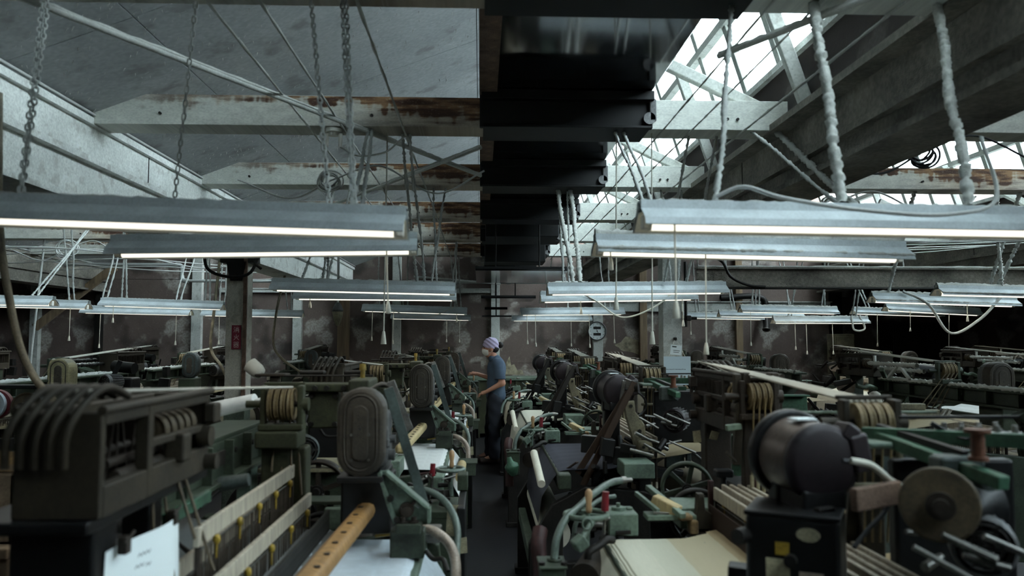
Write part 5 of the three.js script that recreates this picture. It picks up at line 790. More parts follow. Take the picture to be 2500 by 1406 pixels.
  part(t, 'white_tube', tube([P(0.815, 1.315, 1.75), P(0.86, 1.305, 1.75), P(0.92, 1.265, 1.78), P(0.98, 1.24, 1.82), P(1.03, 1.235, 1.84)], 0.0075, 30, 7), M.cord, 'white plastic tube');
  part(t, 'top_rail', [rx_(0.93, 1.0, 1.32, 1.335, 1.9, 2.06), cyl(P(0.9, 1.375, 2.25), P(1.3, 1.375, 2.25), 0.004)], M.greenPale);
  finMotor(t, P(1.08, 1.15, 1.72), V(-0.5, 0, 1), 0.065, 0.16, M.alu, 'fan_motor');
  // aisle side: hand wheel, levers, hose, pump, brackets
  handWheel(t, P(0.358, 0.99, 2.74), 0.07, M.greenPale);
  lever(t, P(0.415, 0.93, 2.72), 0.14, M.red);
  part(t, 'green_hose', tube([P(0.52, 1.072, 2.92), P(0.475, 1.07, 2.9), P(0.40, 1.045, 2.83), P(0.335, 1.01, 2.76), P(0.285, 0.985, 2.7), P(0.25, 0.93, 2.66), P(0.24, 0.87, 2.64)], 0.0125, 44, 8), M.hoseGreen, 'pale green ribbed hose');
  part(t, 'hose_nozzle', [cyl(P(0.52, 1.072, 2.92), P(0.55, 1.072, 2.93), 0.008), cyl(P(0.51, 1.072, 2.918), P(0.527, 1.072, 2.922), 0.014)], M.steel);
  part(t, 'green_hose', tube([P(0.50, 1.0, 3.0), P(0.44, 1.0, 2.95), P(0.38, 0.97, 2.9), P(0.34, 0.93, 2.88), P(0.33, 0.85, 2.88)], 0.008, 30, 7), M.hoseGreen);
  { const s = sub(t, 'pump'); part(s, 'box', [rx_(0.19, 0.27, 0.72, 0.86, 2.56, 2.68, 0.006), rx_(0.185, 0.275, 0.86, 0.868, 2.55, 2.69, 0.003)], M.green); part(s, 'bowl', lathe([[0, 0], [0.02, 0.002], [0.045, 0.05], [0.045, 0.07], [0.02, 0.09], [0.015, 0.12], [0, 0.12]], P(0.235, 0.72, 2.54), V(-0.3, 1, 0), 18), M.greenDeep); part(s, 'mouth', torus(P(0.24, 0.872, 2.63), V(0, 1, 0), 0.02, 0.005), M.green); for (const x of [0.195, 0.265]) bolt(s, P(x, 0.87, 2.58), 'y'); }
  part(t, 'oil_head', [rbox(0.315, 0.935, 2.58, 0.045, 0.04, 0.05, 0.008, 0, 0.3, 0.6), cyl(P(0.325, 0.945, 2.6), P(0.375, 0.985, 2.68), 0.01), torus(P(0.345, 0.985, 2.62), V(0.3, 0.2, 1), 0.017, 0.0035)], M.greenPale);
  part(t, 'red_guard', tube([P(0.215, 0.9, 2.92), P(0.205, 0.86, 2.88), P(0.21, 0.78, 2.85), P(0.215, 0.6, 2.85)], 0.028, 20, 9), M.redDark, 'dark red guard');
  { const s = sub(t, 'stop_motion'); const g = []; for (let i = 0; i < 20; i++) { const x = rr(0.36, 0.52), d = rr(2.85, 3.05), y = rr(0.86, 0.96); g.push(rnd() < 0.5 ? rbox(x, y, d, rr(0.02, 0.06), rr(0.015, 0.04), rr(0.02, 0.06), 0.003, rr(-0.3, 0.3), rr(-0.5, 0.5), rr(-0.3, 0.3)) : cyl(P(x - 0.03, y, d), P(x + rr(0, 0.05), y + rr(-0.02, 0.03), d + rr(-0.04, 0.04)), rr(0.006, 0.014), rr(0.006, 0.014), 8)); } part(s, 'mechanism', g, M.iron);
    part(s, 'green_block', [rx_(0.455, 0.56, 0.885, 0.965, 2.86, 3.0, 0.006), disc(P(0.5, 0.97, 2.93), V(0, 1, 0), 0.025, 0.012), cyl(P(0.5, 0.975, 2.93), P(0.5, 0.99, 2.93), 0.008, 0.008, 6), rbox(0.54, 0.97, 2.93, 0.025, 0.012, 0.02)], M.greenPale); part(s, 'bright_link', [cyl(P(0.4, 0.95, 2.8), P(0.45, 0.96, 2.82), 0.006), rbox(0.41, 0.945, 2.78, 0.04, 0.014, 0.02), cyl(P(0.62, 0.965, 2.88), P(0.67, 0.965, 2.86), 0.004)], M.steel); part(s, 'crescent', [tube([P(0.36, 0.84, 2.72), P(0.365, 0.87, 2.72), P(0.40, 0.885, 2.74), P(0.43, 0.9, 2.76), P(0.455, 0.895, 2.78)], 0.014, 18)], M.iron); }
  part(t, 'guide_rail', [bar(P(0.645, 1.015, 3.1), P(0.72, 0.955, 2.86), 0.024, 0.02), bar(P(0.59, 1.0, 3.06), P(0.64, 0.965, 2.9), 0.014, 0.016), rx_(0.60, 0.78, 0.93, 0.95, 2.9, 2.98, 0.004)], M.greenPale);
  part(t, 'picker_stick', [plateXY([[0.775, 0.9], [0.845, 0.9], [0.84, 0.945], [0.81, 0.965], [0.805, 1.02], [0.79, 1.02], [0.785, 0.96]], 2.94, 0.03, 0.004)], M.ironOlive);
  part(t, 'leather_picker', [rbox(0.735, 0.945, 2.9, 0.05, 0.02, 0.06, 0.008), rbox(0.765, 0.91, 2.9, 0.03, 0.05, 0.05, 0.006)], M.cardboard);
  flyWheel(t, P(0.90, 0.935, 3.5), V(-0.2, 0, 1), 0.115, M.green, 6); flyWheel(t, P(0.86, 0.88, 3.2), V(-0.2, 0, 1), 0.11, M.iron);
  part(t, 'tall_plate', [plateXY([[1.16, 1.27], [1.32, 1.27], [1.3, 1.2], [1.26, 1.0], [1.27, 0.8], [1.16, 0.8], [1.17, 1.0]], 2.36, 0.03, 0.006), rx_(1.28, 1.31, 0.8, 1.26, 2.3, 2.34, 0.006)], M.beltGray);
  part(t, 'seat_tray', [rx_(1.0, 1.22, 1.0, 1.012, 3.1, 3.35, 0.004), rbox(0.97, 1.05, 3.2, 0.07, 0.03, 0.06, 0.008), cyl(P(0.97, 0.6, 3.2), P(0.97, 1.04, 3.2), 0.012)], M.tray);
  part(t, 'hanging_tag', [box(0.92, 1.17, 3.4, 0.035, 0.05, 0.0015, 0, 0.2, 0.1), box(0.98, 1.18, 3.35, 0.04, 0.035, 0.0015, 0.2, 0.3, -0.3)], M.card);
  part(t, 'lever_rod', (() => { const g = []; for (let i = 0; i < 14; i++) { const x = rr(0.8, 1.05), d = rr(1.55, 1.72), y = rr(0.98, 1.2); g.push(cyl(P(x, y, d), P(x + rr(0.05, 0.14), y + rr(-0.06, 0.02), d + rr(-0.05, 0.05)), rr(0.005, 0.011), rr(0.005, 0.011), 8)); } return g; })(), M.steel);
  part(t, 'lower_machinery', (() => { const g = []; for (let i = 0; i < 26; i++) { const x = rr(0.55, 1.2), d = rr(1.6, 1.95), y = rr(0.7, 1.05); g.push(rnd() < 0.6 ? rbox(x, y, d, rr(0.03, 0.1), rr(0.02, 0.1), rr(0.03, 0.09), 0.005, 0, rr(-0.4, 0.4), rr(-0.2, 0.2)) : cyl(P(x, y, d), P(x + rr(-0.08, 0.08), y + rr(-0.1, 0.1), d + rr(-0.06, 0.06)), rr(0.008, 0.02), rr(0.008, 0.02), 8)); } return g; })(), M.black);
  return t;
}
const loomB = buildLoomB(), GB = 'looms with round motors along the aisle';
loomB.userData.label = 'power loom with round motor, cream striped cloth and stickers on its black gearbox';
const b1 = copyOf(loomB, -0.02, -2.6, 'power loom with round motor and navy cloth, beside a cream casting', GB, { cloth: M.clothNavy, casing: M.motorCap });
const b2 = copyOf(loomB, -0.04, -5.2, 'power loom with round motor and cream cloth roll, third along the aisle', GB, { cloth: M.clothCream, casing: M.blackGloss, drive_belt: M.belt });
const b3 = copyOf(loomB, -0.03, -7.8, 'last power loom with round motor, right behind the worker', GB, { cloth: M.clothCream, casing: M.black, drive_belt: M.belt }); drop(b3, ['pump', 'red_guard', 'green_hose', 'hand_wheel', 'oil_head', 'take_up_roller']);

drop(b2, ['pump', 'red_guard', 'oil_head']);
for (const b of [b1, b2, b3]) drop(b, ['gear_box', 'brake_disc', 'brown_arm', 'white_tube']);
drop(loomB, ['drive_belt', 'cast_arm', 'drive_pulley', 'shaft_bracket']);

// ---------------------------------------------------------------- looms of the outer rows
function buildLoomC(mirror) {
  const t = thing('power_loom', '', 'loom', [3.2, 0, -5.4]);
  sideFrame(t, 2.5, 3.6, 4.45, M.green); sideFrame(t, 2.5, 3.6, 6.2, M.green);
  part(t, 'crown_rail', [rx_(3.14, 3.26, 1.262, 1.28, 4.2, 6.4, 0.004), rx_(3.19, 3.21, 1.18, 1.262, 4.2, 6.4, 0.003), rx_(3.14, 3.26, 1.165, 1.18, 4.2, 6.4, 0.004)], M.green);
  const ribs = []; for (let d = 4.3; d < 6.4; d += 0.3) ribs.push(rx_(3.15, 3.25, 1.18, 1.262, d, d + 0.012)); part(t, 'rail_rib', ribs, M.green);
  const l = part(t, 'lint_crust', [lumpy(P(3.15, 1.285, 4.22), P(3.15, 1.285, 6.38), 0.011, 0.014, 110, 6), lumpy(P(3.22, 1.283, 4.22), P(3.22, 1.283, 6.38), 0.01, 0.012, 100, 6)], M.lint); l.userData.kind = 'stuff';
  for (const d of [4.5, 6.15]) part(t, 'arched_leg', [plateXY([[3.1, 1.18], [3.28, 1.18], [3.27, 1.12], [3.2, 1.05], [3.17, 0.9], [3.2, 0.8], [3.1, 0.8], [3.07, 0.95], [3.08, 1.1], [3.04, 1.15]], d, 0.06, 0.006), lumpy(P(3.06, 1.14, d - 0.03), P(3.06, 0.88, d - 0.03), 0.006, 0.008, 24)], M.green);
  part(t, 'horn_arm', [tube([P(3.08, 1.2, 6.15), P(3.0, 1.225, 6.12), P(2.95, 1.215, 6.1), P(2.9, 1.23, 6.1)], 0.018, 16), bar(P(3.1, 1.3, 6.05), P(3.0, 1.36, 5.9), 0.03, 0.03)], M.greenPale);
  pulleySet(t, P(3.16, 1.372, 5.32), 0.05, 4, 0.024, M.pulley, M.green, 1.28);
  dobby(t, 3.08, 3.24, 1.29, 1.46, 6.2, 6.78, M.ironOlive, M.pulleyDark, 1, 0.036);
  part(t, 'dobby_stand', [rx_(3.1, 3.22, 0.9, 1.29, 6.24, 6.32, 0.01), rx_(3.1, 3.22, 0.9, 1.29, 6.64, 6.72, 0.01)], M.green);
  cords(t, 'band_cord', [0, 1, 2, 3].map((i) => [P(3.1 + i * 0.024, 1.50, 6.74), P(3.124 + i * 0.024, 1.425, 5.3)]), 0.005, M.yarn);
  cords(t, 'harness_cord', [0, 1, 2, 3].map((i) => [P(3.124 + i * 0.024, 1.36, 5.27), P(2.9 + i * 0.05, 1.07, 5.3)]), 0.004, M.yarnTan);
  part(t, 'linkage', [lumpy(P(3.05, 1.40, 5.5), P(3.05, 1.40, 6.2), 0.014, 0.012, 50), lumpy(P(3.1, 1.36, 5.5), P(3.12, 1.365, 6.2), 0.012, 0.012, 50), bar(P(3.05, 1.3, 5.9), P(3.05, 1.4, 5.75), 0.02, 0.02), bar(P(3.05, 1.3, 5.6), P(3.05, 1.4, 5.75), 0.02, 0.02), cyl(P(3.05, 1.4, 6.1), P(3.05, 1.46, 6.1), 0.012)], M.lint);
  ovalCover(t, 3.33, 1.30, 5.0, 0.17, 0.28, 0.12, M.cover, M.alu);
  part(t, 'gear_base', [rx_(3.25, 3.42, 0.9, 1.16, 4.9, 5.14, 0.01)], M.green);
  finMotor(t, P(3.4, 1.22, 5.75), V(-0.4, 0, 1), 0.07, 0.17, M.alu);
  part(t, 'black_drive', [rx_(3.3, 3.5, 1.1, 1.25, 5.9, 6.1, 0.02), cyl(P(3.3, 1.35, 6.0), P(3.5, 1.33, 5.95), 0.05), bar(P(3.42, 1.4, 5.85), P(3.25, 1.0, 5.85), 0.04, 0.01, V(0, 0, 1))], M.black);
  part(t, 'guard_disc', [disc(P(2.98, 1.2, 6.45), V(-0.2, 0, 1), 0.075, 0.012, 8), disc(P(2.98, 1.2, 6.44), V(-0.2, 0, 1), 0.012, 0.03)], M.hosePink, 'pink octagonal guard');
  for (let i = 0; i < 4; i++) healdFrame(t, 2.86 + i * 0.05, 1.06 - (i % 2) * 0.03, 4.5, 6.0, 0.26, M.heald, i === 0 ? 4 : 0);
  for (const d of [4.9, 5.35, 5.75]) { const g = []; for (let i = 0; i < 9; i++) { const x = 2.84 + rr(-0.02, 0.02), q = d + rr(-0.03, 0.03); g.push(tube([P(x + 0.06, 1.15, q), P(x + rr(-0.01, 0.01), 1.05, q + rr(-0.01, 0.01)), P(x + rr(-0.015, 0.015), 0.92 + rr(-0.03, 0.03), q + rr(-0.02, 0.02))], 0.009, 8, 5)); } part(t, 'yarn_tuft', g, M.yarn, 'hanging tuft of white yarn'); }
  part(t, 'warp_sheet', clothSheet([[3.6, 1.0], [3.3, 0.97], [3.1, 0.95], [2.8, 0.93]], 4.55, 5.95, false), M.warpCream);
  part(t, 'cloth', clothSheet([[2.8, 0.93], [2.7, 0.9], [2.6, 0.9], [2.54, 0.88], [2.5, 0.78], [2.49, 0.6]], 4.6, 5.95, true), M.clothCream);
  warpBeam(t, 3.6, 0.62, 4.55, 6.0, 0.25, M.yarnTan, M.ironBrown);
  part(t, 'breast_beam', rx_(2.52, 2.58, 0.8, 0.88, 4.45, 6.2, 0.01), M.green);
  part(t, 'hand_wheel', [torus(P(2.55, 1.0, 6.4), V(0, 1, 0), 0.07, 0.008), cyl(P(2.55, 0.85, 6.4), P(2.55, 1.02, 6.4), 0.012)], M.hoseGreen);
  part(t, 'machinery', (() => { const g = []; for (let i = 0; i < 40; i++) { const x = rr(2.7, 3.6), d = rr(6.05, 6.7), y = rr(0.75, 1.28); g.push(rnd() < 0.5 ? rbox(x, y, d, rr(0.04, 0.14), rr(0.03, 0.12), rr(0.04, 0.1), 0.005, 0, rr(-0.4, 0.4), rr(-0.3, 0.3)) : cyl(P(x, y, d), P(x + rr(-0.15, 0.15), y + rr(-0.15, 0.15), d + rr(-0.1, 0.1)), rr(0.008, 0.02), rr(0.008, 0.02), 8)); } return g; })(), M.iron);
  return t;
}
const loomC = buildLoomC();
const LC = (name) => name;
loomC.userData.label = 'lint-covered green loom with a grey oval cover beside the swagged lamp cable'; loomC.userData.group = 'lint-covered looms of the notice bay';
{
  const g1 = 'lint-covered looms of the notice bay', l1 = 'lint-covered green loom with white yarn tufts behind the white cord band';
  copyOf(loomC, -0.25, -3.1, l1, g1); copyOf(loomC, -0.35, -5.9, 'lint-covered green loom below the drain pipe of the back wall', g1);
  const g2 = 'looms before the dark store', l2 = 'dusty green loom with white cloth standing before the dark store';
  copyOf(loomC, 2.2, -2.2, l2, g2, { cloth: M.clothWhite }); copyOf(loomC, 2.1, -4.9, 'dusty green loom standing in front of the beige switch cabinet', g2); copyOf(loomC, 3.8, -4.2, 'dusty green loom farthest into the dark store', g2);
  const g3 = 'looms beyond the sign column', l3 = 'green loom with crown rail and conduit in the row beyond the sign column';
  const c1 = copyOf(loomC, -6.55, -1.25, 'green loom with a cream oval cover beyond the beige hose', g3, { shell: M.coverCream, back_shell: M.coverCream, lint_crust: M.lintGray, linkage: M.black });
  copyOf(loomC, -6.55, -4.0, l3, g3, { shell: M.coverTeal, lint_crust: M.lintGray, linkage: M.iron }); copyOf(loomC, -5.75, -6.5, 'green loom close to the back wall behind the pear bulb', g3, { shell: M.coverTeal, lint_crust: M.lintGray, linkage: M.iron });
  const g4 = 'far left looms', l4 = 'olive loom with a curved-jack dobby head next to the beige hose';
  copyOf(loomC, -8.05, -1.6, l4, g4, { linkage: M.ironOlive, lint_crust: M.lintGray }); copyOf(loomC, -8.05, -5.4, 'olive loom below the middle of the dark diagonal brace', g4, { linkage: M.ironOlive, lint_crust: M.lintGray }); copyOf(loomC, -9.9, -4.6, 'olive loom by the foot of the diagonal brace', g4, { linkage: M.ironOlive, lint_crust: M.lintGray });
}

// ---------------------------------------------------------------- loose things on and between the looms
{
  // hung paper on the first dobby stand, held by two clips
  const cv = document.createElement('canvas'); cv.width = 320; cv.height = 300; const x = cv.getContext('2d'); x.fillStyle = '#dfe6e6'; x.fillRect(0, 0, 320, 300); x.strokeStyle = '#8b9193'; x.lineWidth = 3;
  for (const [a, b, w] of [[120, 40, 46], [112, 62, 30], [146, 66, 20], [30, 120, 60], [190, 130, 70], [40, 170, 50], [60, 230, 90]]) { x.beginPath(); for (let i = 0; i <= w; i += 6) x.lineTo(a + i, b + ((i / 6) % 2 ? -3 : 3)); x.stroke(); }
  const tx = new THREE.CanvasTexture(cv); tx.colorSpace = THREE.SRGBColorSpace;
  const t = thing('paper_sheet', 'pale blue-white paper clipped to the dark dobby stand', 'paper', [-0.7, 0.88, -1.75]);
  const g = new THREE.PlaneGeometry(0.34, 0.3, 12, 10), p = g.attributes.position; for (let i = 0; i < p.count; i++) { const u = p.getX(i) / 0.17; p.setZ(i, 0.012 * Math.sin(u * 2.6 + 0.5) + 0.008 * (0.15 - p.getY(i)) * u * 4); }
  g.computeVertexNormals(); g.rotateY(PI / 2); g.translate(-0.705, 1.025, -1.755); part(t, 'sheet', fin(g, true), new THREE.MeshStandardMaterial({ map: tx, roughness: 0.8, side: THREE.DoubleSide }));
  for (const d of [1.63, 1.88]) part(t, 'clip', [rbox(-0.70, 1.178, d, 0.02, 0.035, 0.025, 0.004), cyl(P(-0.69, 1.185, d - 0.02), P(-0.69, 1.2, d + 0.02), 0.003)], M.ironBrown, 'dark binder clip');
}
{
  const b = thing('cardboard_box', 'open brown cardboard box behind the dobby stand', 'box', [-1.56, 0.95, -2.62]);
  part(b, 'carton', [bx(-1.72, -1.435, 0.96, 1.165, 2.55, 2.56), bx(-1.72, -1.435, 0.96, 1.165, 2.75, 2.76), bx(-1.445, -1.435, 0.96, 1.165, 2.55, 2.76), bx(-1.72, -1.71, 0.96, 1.165, 2.55, 2.76), bx(-1.72, -1.435, 0.96, 0.965, 2.55, 2.76)], M.cardboardSide);
  part(b, 'flap', [plateXY([[-1.72, 1.165], [-1.44, 1.165], [-1.47, 1.2], [-1.69, 1.22]], 2.76, 0.003), box(-1.58, 1.168, 2.6, 0.28, 0.003, 0.1, -0.2)], M.cardboard);
  part(b, 'tape', bx(-1.6, -1.55, 0.97, 1.15, 2.546, 2.549), M.redDark);
  const st = thing('stool', 'low wooden stand under the cardboard box', 'stand', [-1.58, 0, -2.65]); part(st, 'top', rx_(-1.75, -1.42, 0.92, 0.955, 2.5, 2.8, 0.006), M.postWood); for (const [x, d] of [[-1.73, 2.53], [-1.44, 2.53], [-1.73, 2.77], [-1.44, 2.77]]) part(st, 'leg', rx_(x - 0.02, x + 0.02, 0, 0.92, d - 0.02, d + 0.02), M.postWood);
}
single('cloth_bolt', 'thick white cloth bolt lying behind the loom at the column foot', 'cloth', [cyl(P(-1.24, 1.262, 3.42), P(-0.93, 1.33, 3.36), 0.036, 0.03, 20), cyl(P(-0.94, 1.328, 3.36), P(-0.9, 1.336, 3.35), 0.008)], M.clothWhite, [-1.07, 1.25, -3.4]);
single('cloth_bolt', 'white cloth bolt lying flat under the thicker bolt', 'cloth', [cyl(P(-1.3, 1.19, 3.4), P(-0.98, 1.2, 3.25), 0.032, 0.032, 20)], M.clothWhite, [-1.12, 1.16, -3.35]);
single('bolt_shelf', 'pale green shelf carrying the white cloth bolts', 'shelf', [rx_(-1.4, -0.88, 1.13, 1.158, 3.18, 3.5, 0.004), rx_(-1.36, -1.3, 0, 1.13, 3.3, 3.4), rx_(-1.0, -0.94, 0, 1.13, 3.36, 3.46)], M.greenPale, [-1.14, 0, -3.3]);
single('yarn_cone', 'white yarn cone tilted on a dark holder behind the pulley stand', 'cone', [lathe([[0, 0], [0.026, 0], [0.036, 0.006], [0.034, 0.05], [0.026, 0.075], [0, 0.078]], P(-1.06, 1.47, 3.72), V(0.75, -0.55, 0.25), 18)], M.yarn, [-1.04, 1.42, -3.7]);
single('cone_holder', 'dark iron peg shelf holding the white yarn cone', 'holder', [rx_(-1.02, -0.88, 1.415, 1.428, 3.66, 3.76), cyl(P(-1.0, 1.43, 3.7), P(-1.0, 1.46, 3.7), 0.005), rx_(-0.96, -0.92, 0, 1.415, 3.69, 3.73)], M.ironBrown, [-0.95, 0, -3.7]);
for (const [x, y, d, r, k] of [[-3.13, 1.17, 5.2, 0.093, 0], [-2.85, 1.16, 5.2, 0.085, 1]]) {
  const t = thing('yarn_beam', k ? 'tan flanged yarn beam with a red rim under the beige hose' : 'flanged yarn beam wound red and white beyond the cardboard box', 'beam', [x, y - r, -d]);
  part(t, 'flange', [disc(P(x, y, d - 0.02), V(0.2, 0, 1), r, 0.02, 30), torus(P(x, y, d - 0.03), V(0.2, 0, 1), r, 0.008, 6, 30)], M.pulleyDark); part(t, 'hub', disc(P(x - 0.01, y, d - 0.05), V(0.2, 0, 1), 0.03, 0.06), M.black);
  part(t, 'white_yarn', disc(P(x + 0.02, y, d + 0.02), V(0.2, 0, 1), r * 1.02, 0.05, 30), M.clothBlue); part(t, 'red_yarn', disc(P(x + 0.035, y, d + 0.07), V(0.2, 0, 1), r * 1.0, 0.05, 30), M.red, 'bright red winding');
  part(t, 'cradle', [rx_(x - 0.12, x + 0.12, 0.6, 0.95, d + 0.08, d + 0.14), rx_(x - 0.15, x + 0.15, 0, 0.6, d + 0.02, d + 0.2)], M.black);
}
single('front_rail', 'black slotted rail above the red and white yarn beams', 'rail', [rx_(-3.5, -2.5, 1.275, 1.30, 5.12, 5.2, 0.004), rx_(-3.42, -3.38, 0, 1.28, 5.14, 5.18), rx_(-2.62, -2.58, 0, 1.28, 5.14, 5.18)], M.black, [-3.0, 0, -5.16]);
// beyond the notice bay loom: guard, boards, fan
{
  const t = thing('belt_guard', 'plain green slanted belt guard behind the round motor', 'guard', [1.62, 0.7, -4.2]);
  part(t, 'panel', [plateXY([[1.38, 1.05], [1.56, 1.26], [1.80, 1.275], [1.80, 1.18], [1.66, 0.98], [1.5, 0.7], [1.38, 0.7]], 4.40, 0.02, 0.003)], M.greenDeep); part(t, 'edge', [bar(P(1.38, 1.055, 4.36), P(1.56, 1.265, 4.36), 0.012, 0.06, V(0, 0, 1)), rx_(1.56, 1.80, 1.27, 1.28, 4.33, 4.41)], M.greenDeep); part(t, 'foot', rx_(1.64, 1.78, 0, 0.98, 4.40, 4.46), M.green);
  const u = thing('fan_motor', 'dark ribbed fan motor beside the green guard', 'motor', [1.80, 0.9, -4.15]); finMotor(u, P(1.80, 1.12, 4.15), V(-0.3, 0, 1), 0.1, 0.16, M.iron, 'motor'); part(u, 'pedestal', rx_(1.74, 1.86, 0, 1.06, 4.14, 4.26), M.iron);
  const w = thing('warp_cart', 'cart with pale and red-brown end boards carrying tan warp cloth', 'cart', [2.35, 0, -4.7]);
  part(w, 'end_board', plateXY([[2.06, 1.16], [2.2, 1.28], [2.25, 1.24], [2.24, 1.1], [2.1, 1.05]], 4.75, 0.012), M.card, 'pale card end board'); part(w, 'end_board', plateXY([[2.2, 1.14], [2.21, 1.23], [2.26, 1.25], [2.42, 1.22], [2.46, 1.18], [2.45, 1.08], [2.2, 1.05]], 4.7, 0.015), M.brownBoard, 'red-brown end board');
  part(w, 'tan_cloth', clothSheet([[2.9, 1.14], [2.7, 1.12], [2.5, 1.1], [2.35, 1.06], [2.25, 1.0], [2.2, 0.9]], 4.7, 5.1, false), M.warpCream); part(w, 'rail', [rx_(2.42, 2.95, 1.13, 1.18, 4.98, 5.02), rx_(2.44, 2.6, 1.18, 1.21, 4.97, 5.03), rx_(2.66, 2.84, 1.18, 1.215, 4.97, 5.03)], M.castCream); part(w, 'leg', [rx_(2.22, 2.26, 0, 1.05, 4.76, 4.8), rx_(2.86, 2.9, 0, 1.12, 4.98, 5.02)], M.ironBrown);
  w.scale.x = 0.82; w.position.add(V(-0.2, 0, 0.45));
  single('yarn_cone', 'white yarn cone standing above the red-brown board', 'cone', lathe([[0, 0], [0.036, 0], [0.036, 0.02], [0.03, 0.06], [0.012, 0.072], [0, 0.072]], P(2.27, 1.213, 4.55), V(0, 1, 0), 18), M.yarn, [2.27, 1.213, -4.55]);
  single('waste_yarn', 'tangle of grey waste yarn below the white cord band', 'yarn', [0, 1, 2, 3, 4, 5, 6, 7, 8].map(() => tube([0, 1, 2, 3, 4].map(() => P(1.3 + rr(0, 0.14), 1.14 + rr(0, 0.09), 4.16 + rr(0, 0.1))), 0.008, 24, 5)), M.lint, [1.37, 1.13, -4.25]);
  single('yarn_shelf', 'thin dark shelf under the tangle of waste yarn', 'shelf', [rx_(1.27, 1.56, 1.11, 1.125, 4.12, 4.3), rx_(1.52, 1.56, 0, 1.11, 4.2, 4.26)], M.iron, [1.4, 0, -4.3]);
}
// notice on a string, small card above it
{
  const cv = document.createElement('canvas'); cv.width = 256; cv.height = 256; const x = cv.getContext('2d'); x.fillStyle = '#c3d3da'; x.fillRect(0, 0, 256, 256); x.fillStyle = '#53606a';
  let q = 24; const lens = [10, 6, 3, 12, 9, 8, 5, 3, 14, 8, 12, 9, 12, 6, 10]; for (const l of lens) { x.fillRect(q, 112 + (q % 3), l, 6); q += l + 4; }
  const tx = new THREE.CanvasTexture(cv); tx.colorSpace = THREE.SRGBColorSpace;
  const t = thing('hanging_notice', 'pale blue notice board with a line of small print, hung by string', 'notice', [1.78, 1.17, -7.2]);
  part(t, 'board', bx(1.654, 1.90, 1.175, 1.432, 7.2, 7.204), M.paper); const g = new THREE.PlaneGeometry(0.246, 0.257); g.translate(1.777, 1.3035, -7.199); part(t, 'printed_face', fin(g, true), new THREE.MeshStandardMaterial({ map: tx, roughness: 0.7 }));
  part(t, 'string', [cyl(P(1.70, 1.43, 7.2), P(1.772, 1.585, 7.26), 0.0025, 0.0025, 5), cyl(P(1.85, 1.43, 7.2), P(1.785, 1.585, 7.26), 0.0025, 0.0025, 5)], M.cord); part(t, 'nail', rbox(1.778, 1.59, 7.27, 0.03, 0.03, 0.03, 0.006), M.iron);
  const c = thing('small_card', 'small pale card tied above the blue notice', 'card', [1.77, 1.43, -7.2]); part(c, 'card_sheet', box(1.765, 1.49, 7.19, 0.1, 0.09, 0.002, 0, 0, -0.1), M.paper); part(c, 'print', [box(1.75, 1.52, 7.188, 0.04, 0.012, 0.001, 0, 0, -0.1), box(1.77, 1.485, 7.188, 0.06, 0.005, 0.001, 0, 0, -0.1), box(1.765, 1.47, 7.188, 0.05, 0.005, 0.001, 0, 0, -0.1)], M.beltGray);
}
// wall clock
{
  const c = P(2.015, 1.735, 13.84), t = thing('wall_clock', 'round white wall clock with two dark windows on a grey post', 'clock', [2.015, 1.575, -13.84]);
  part(t, 'rim', [lathe([[0.14, 0], [0.165, 0], [0.168, 0.02], [0.158, 0.045], [0.148, 0.045], [0.146, 0.02]], c, V(0, 0, 1), 36)], M.alu); part(t, 'face', disc(c.clone().add(V(0, 0, 0.02)), V(0, 0, 1), 0.15, 0.01, 36), M.paper);
  const z = -13.84 + 0.028; for (const y of [0.055, -0.055]) part(t, 'display_window', fin(place(new THREE.BoxGeometry(0.13, 0.045, 0.004), 2.015, 1.735 + y, z)), M.black);
  for (let i = 0; i < 12; i++) { const a = i / 12 * 2 * PI; part(t, 'hour_mark', fin(place(new THREE.BoxGeometry(0.008, 0.018, 0.003), 2.015 + 0.125 * Math.sin(a), 1.735 + 0.125 * Math.cos(a), z, 0, 0, -a)), M.black); }
  part(t, 'hand', [bar(V(2.015, 1.735, z + 0.004), V(2.055, 1.665, z + 0.004), 0.008, 0.003, V(0, 0, 1)), bar(V(2.015, 1.735, z + 0.006), V(1.99, 1.83, z + 0.006), 0.006, 0.003, V(0, 0, 1)), disc(V(2.015, 1.735, z + 0.006), V(0, 0, 1), 0.01, 0.006)], M.black);
}
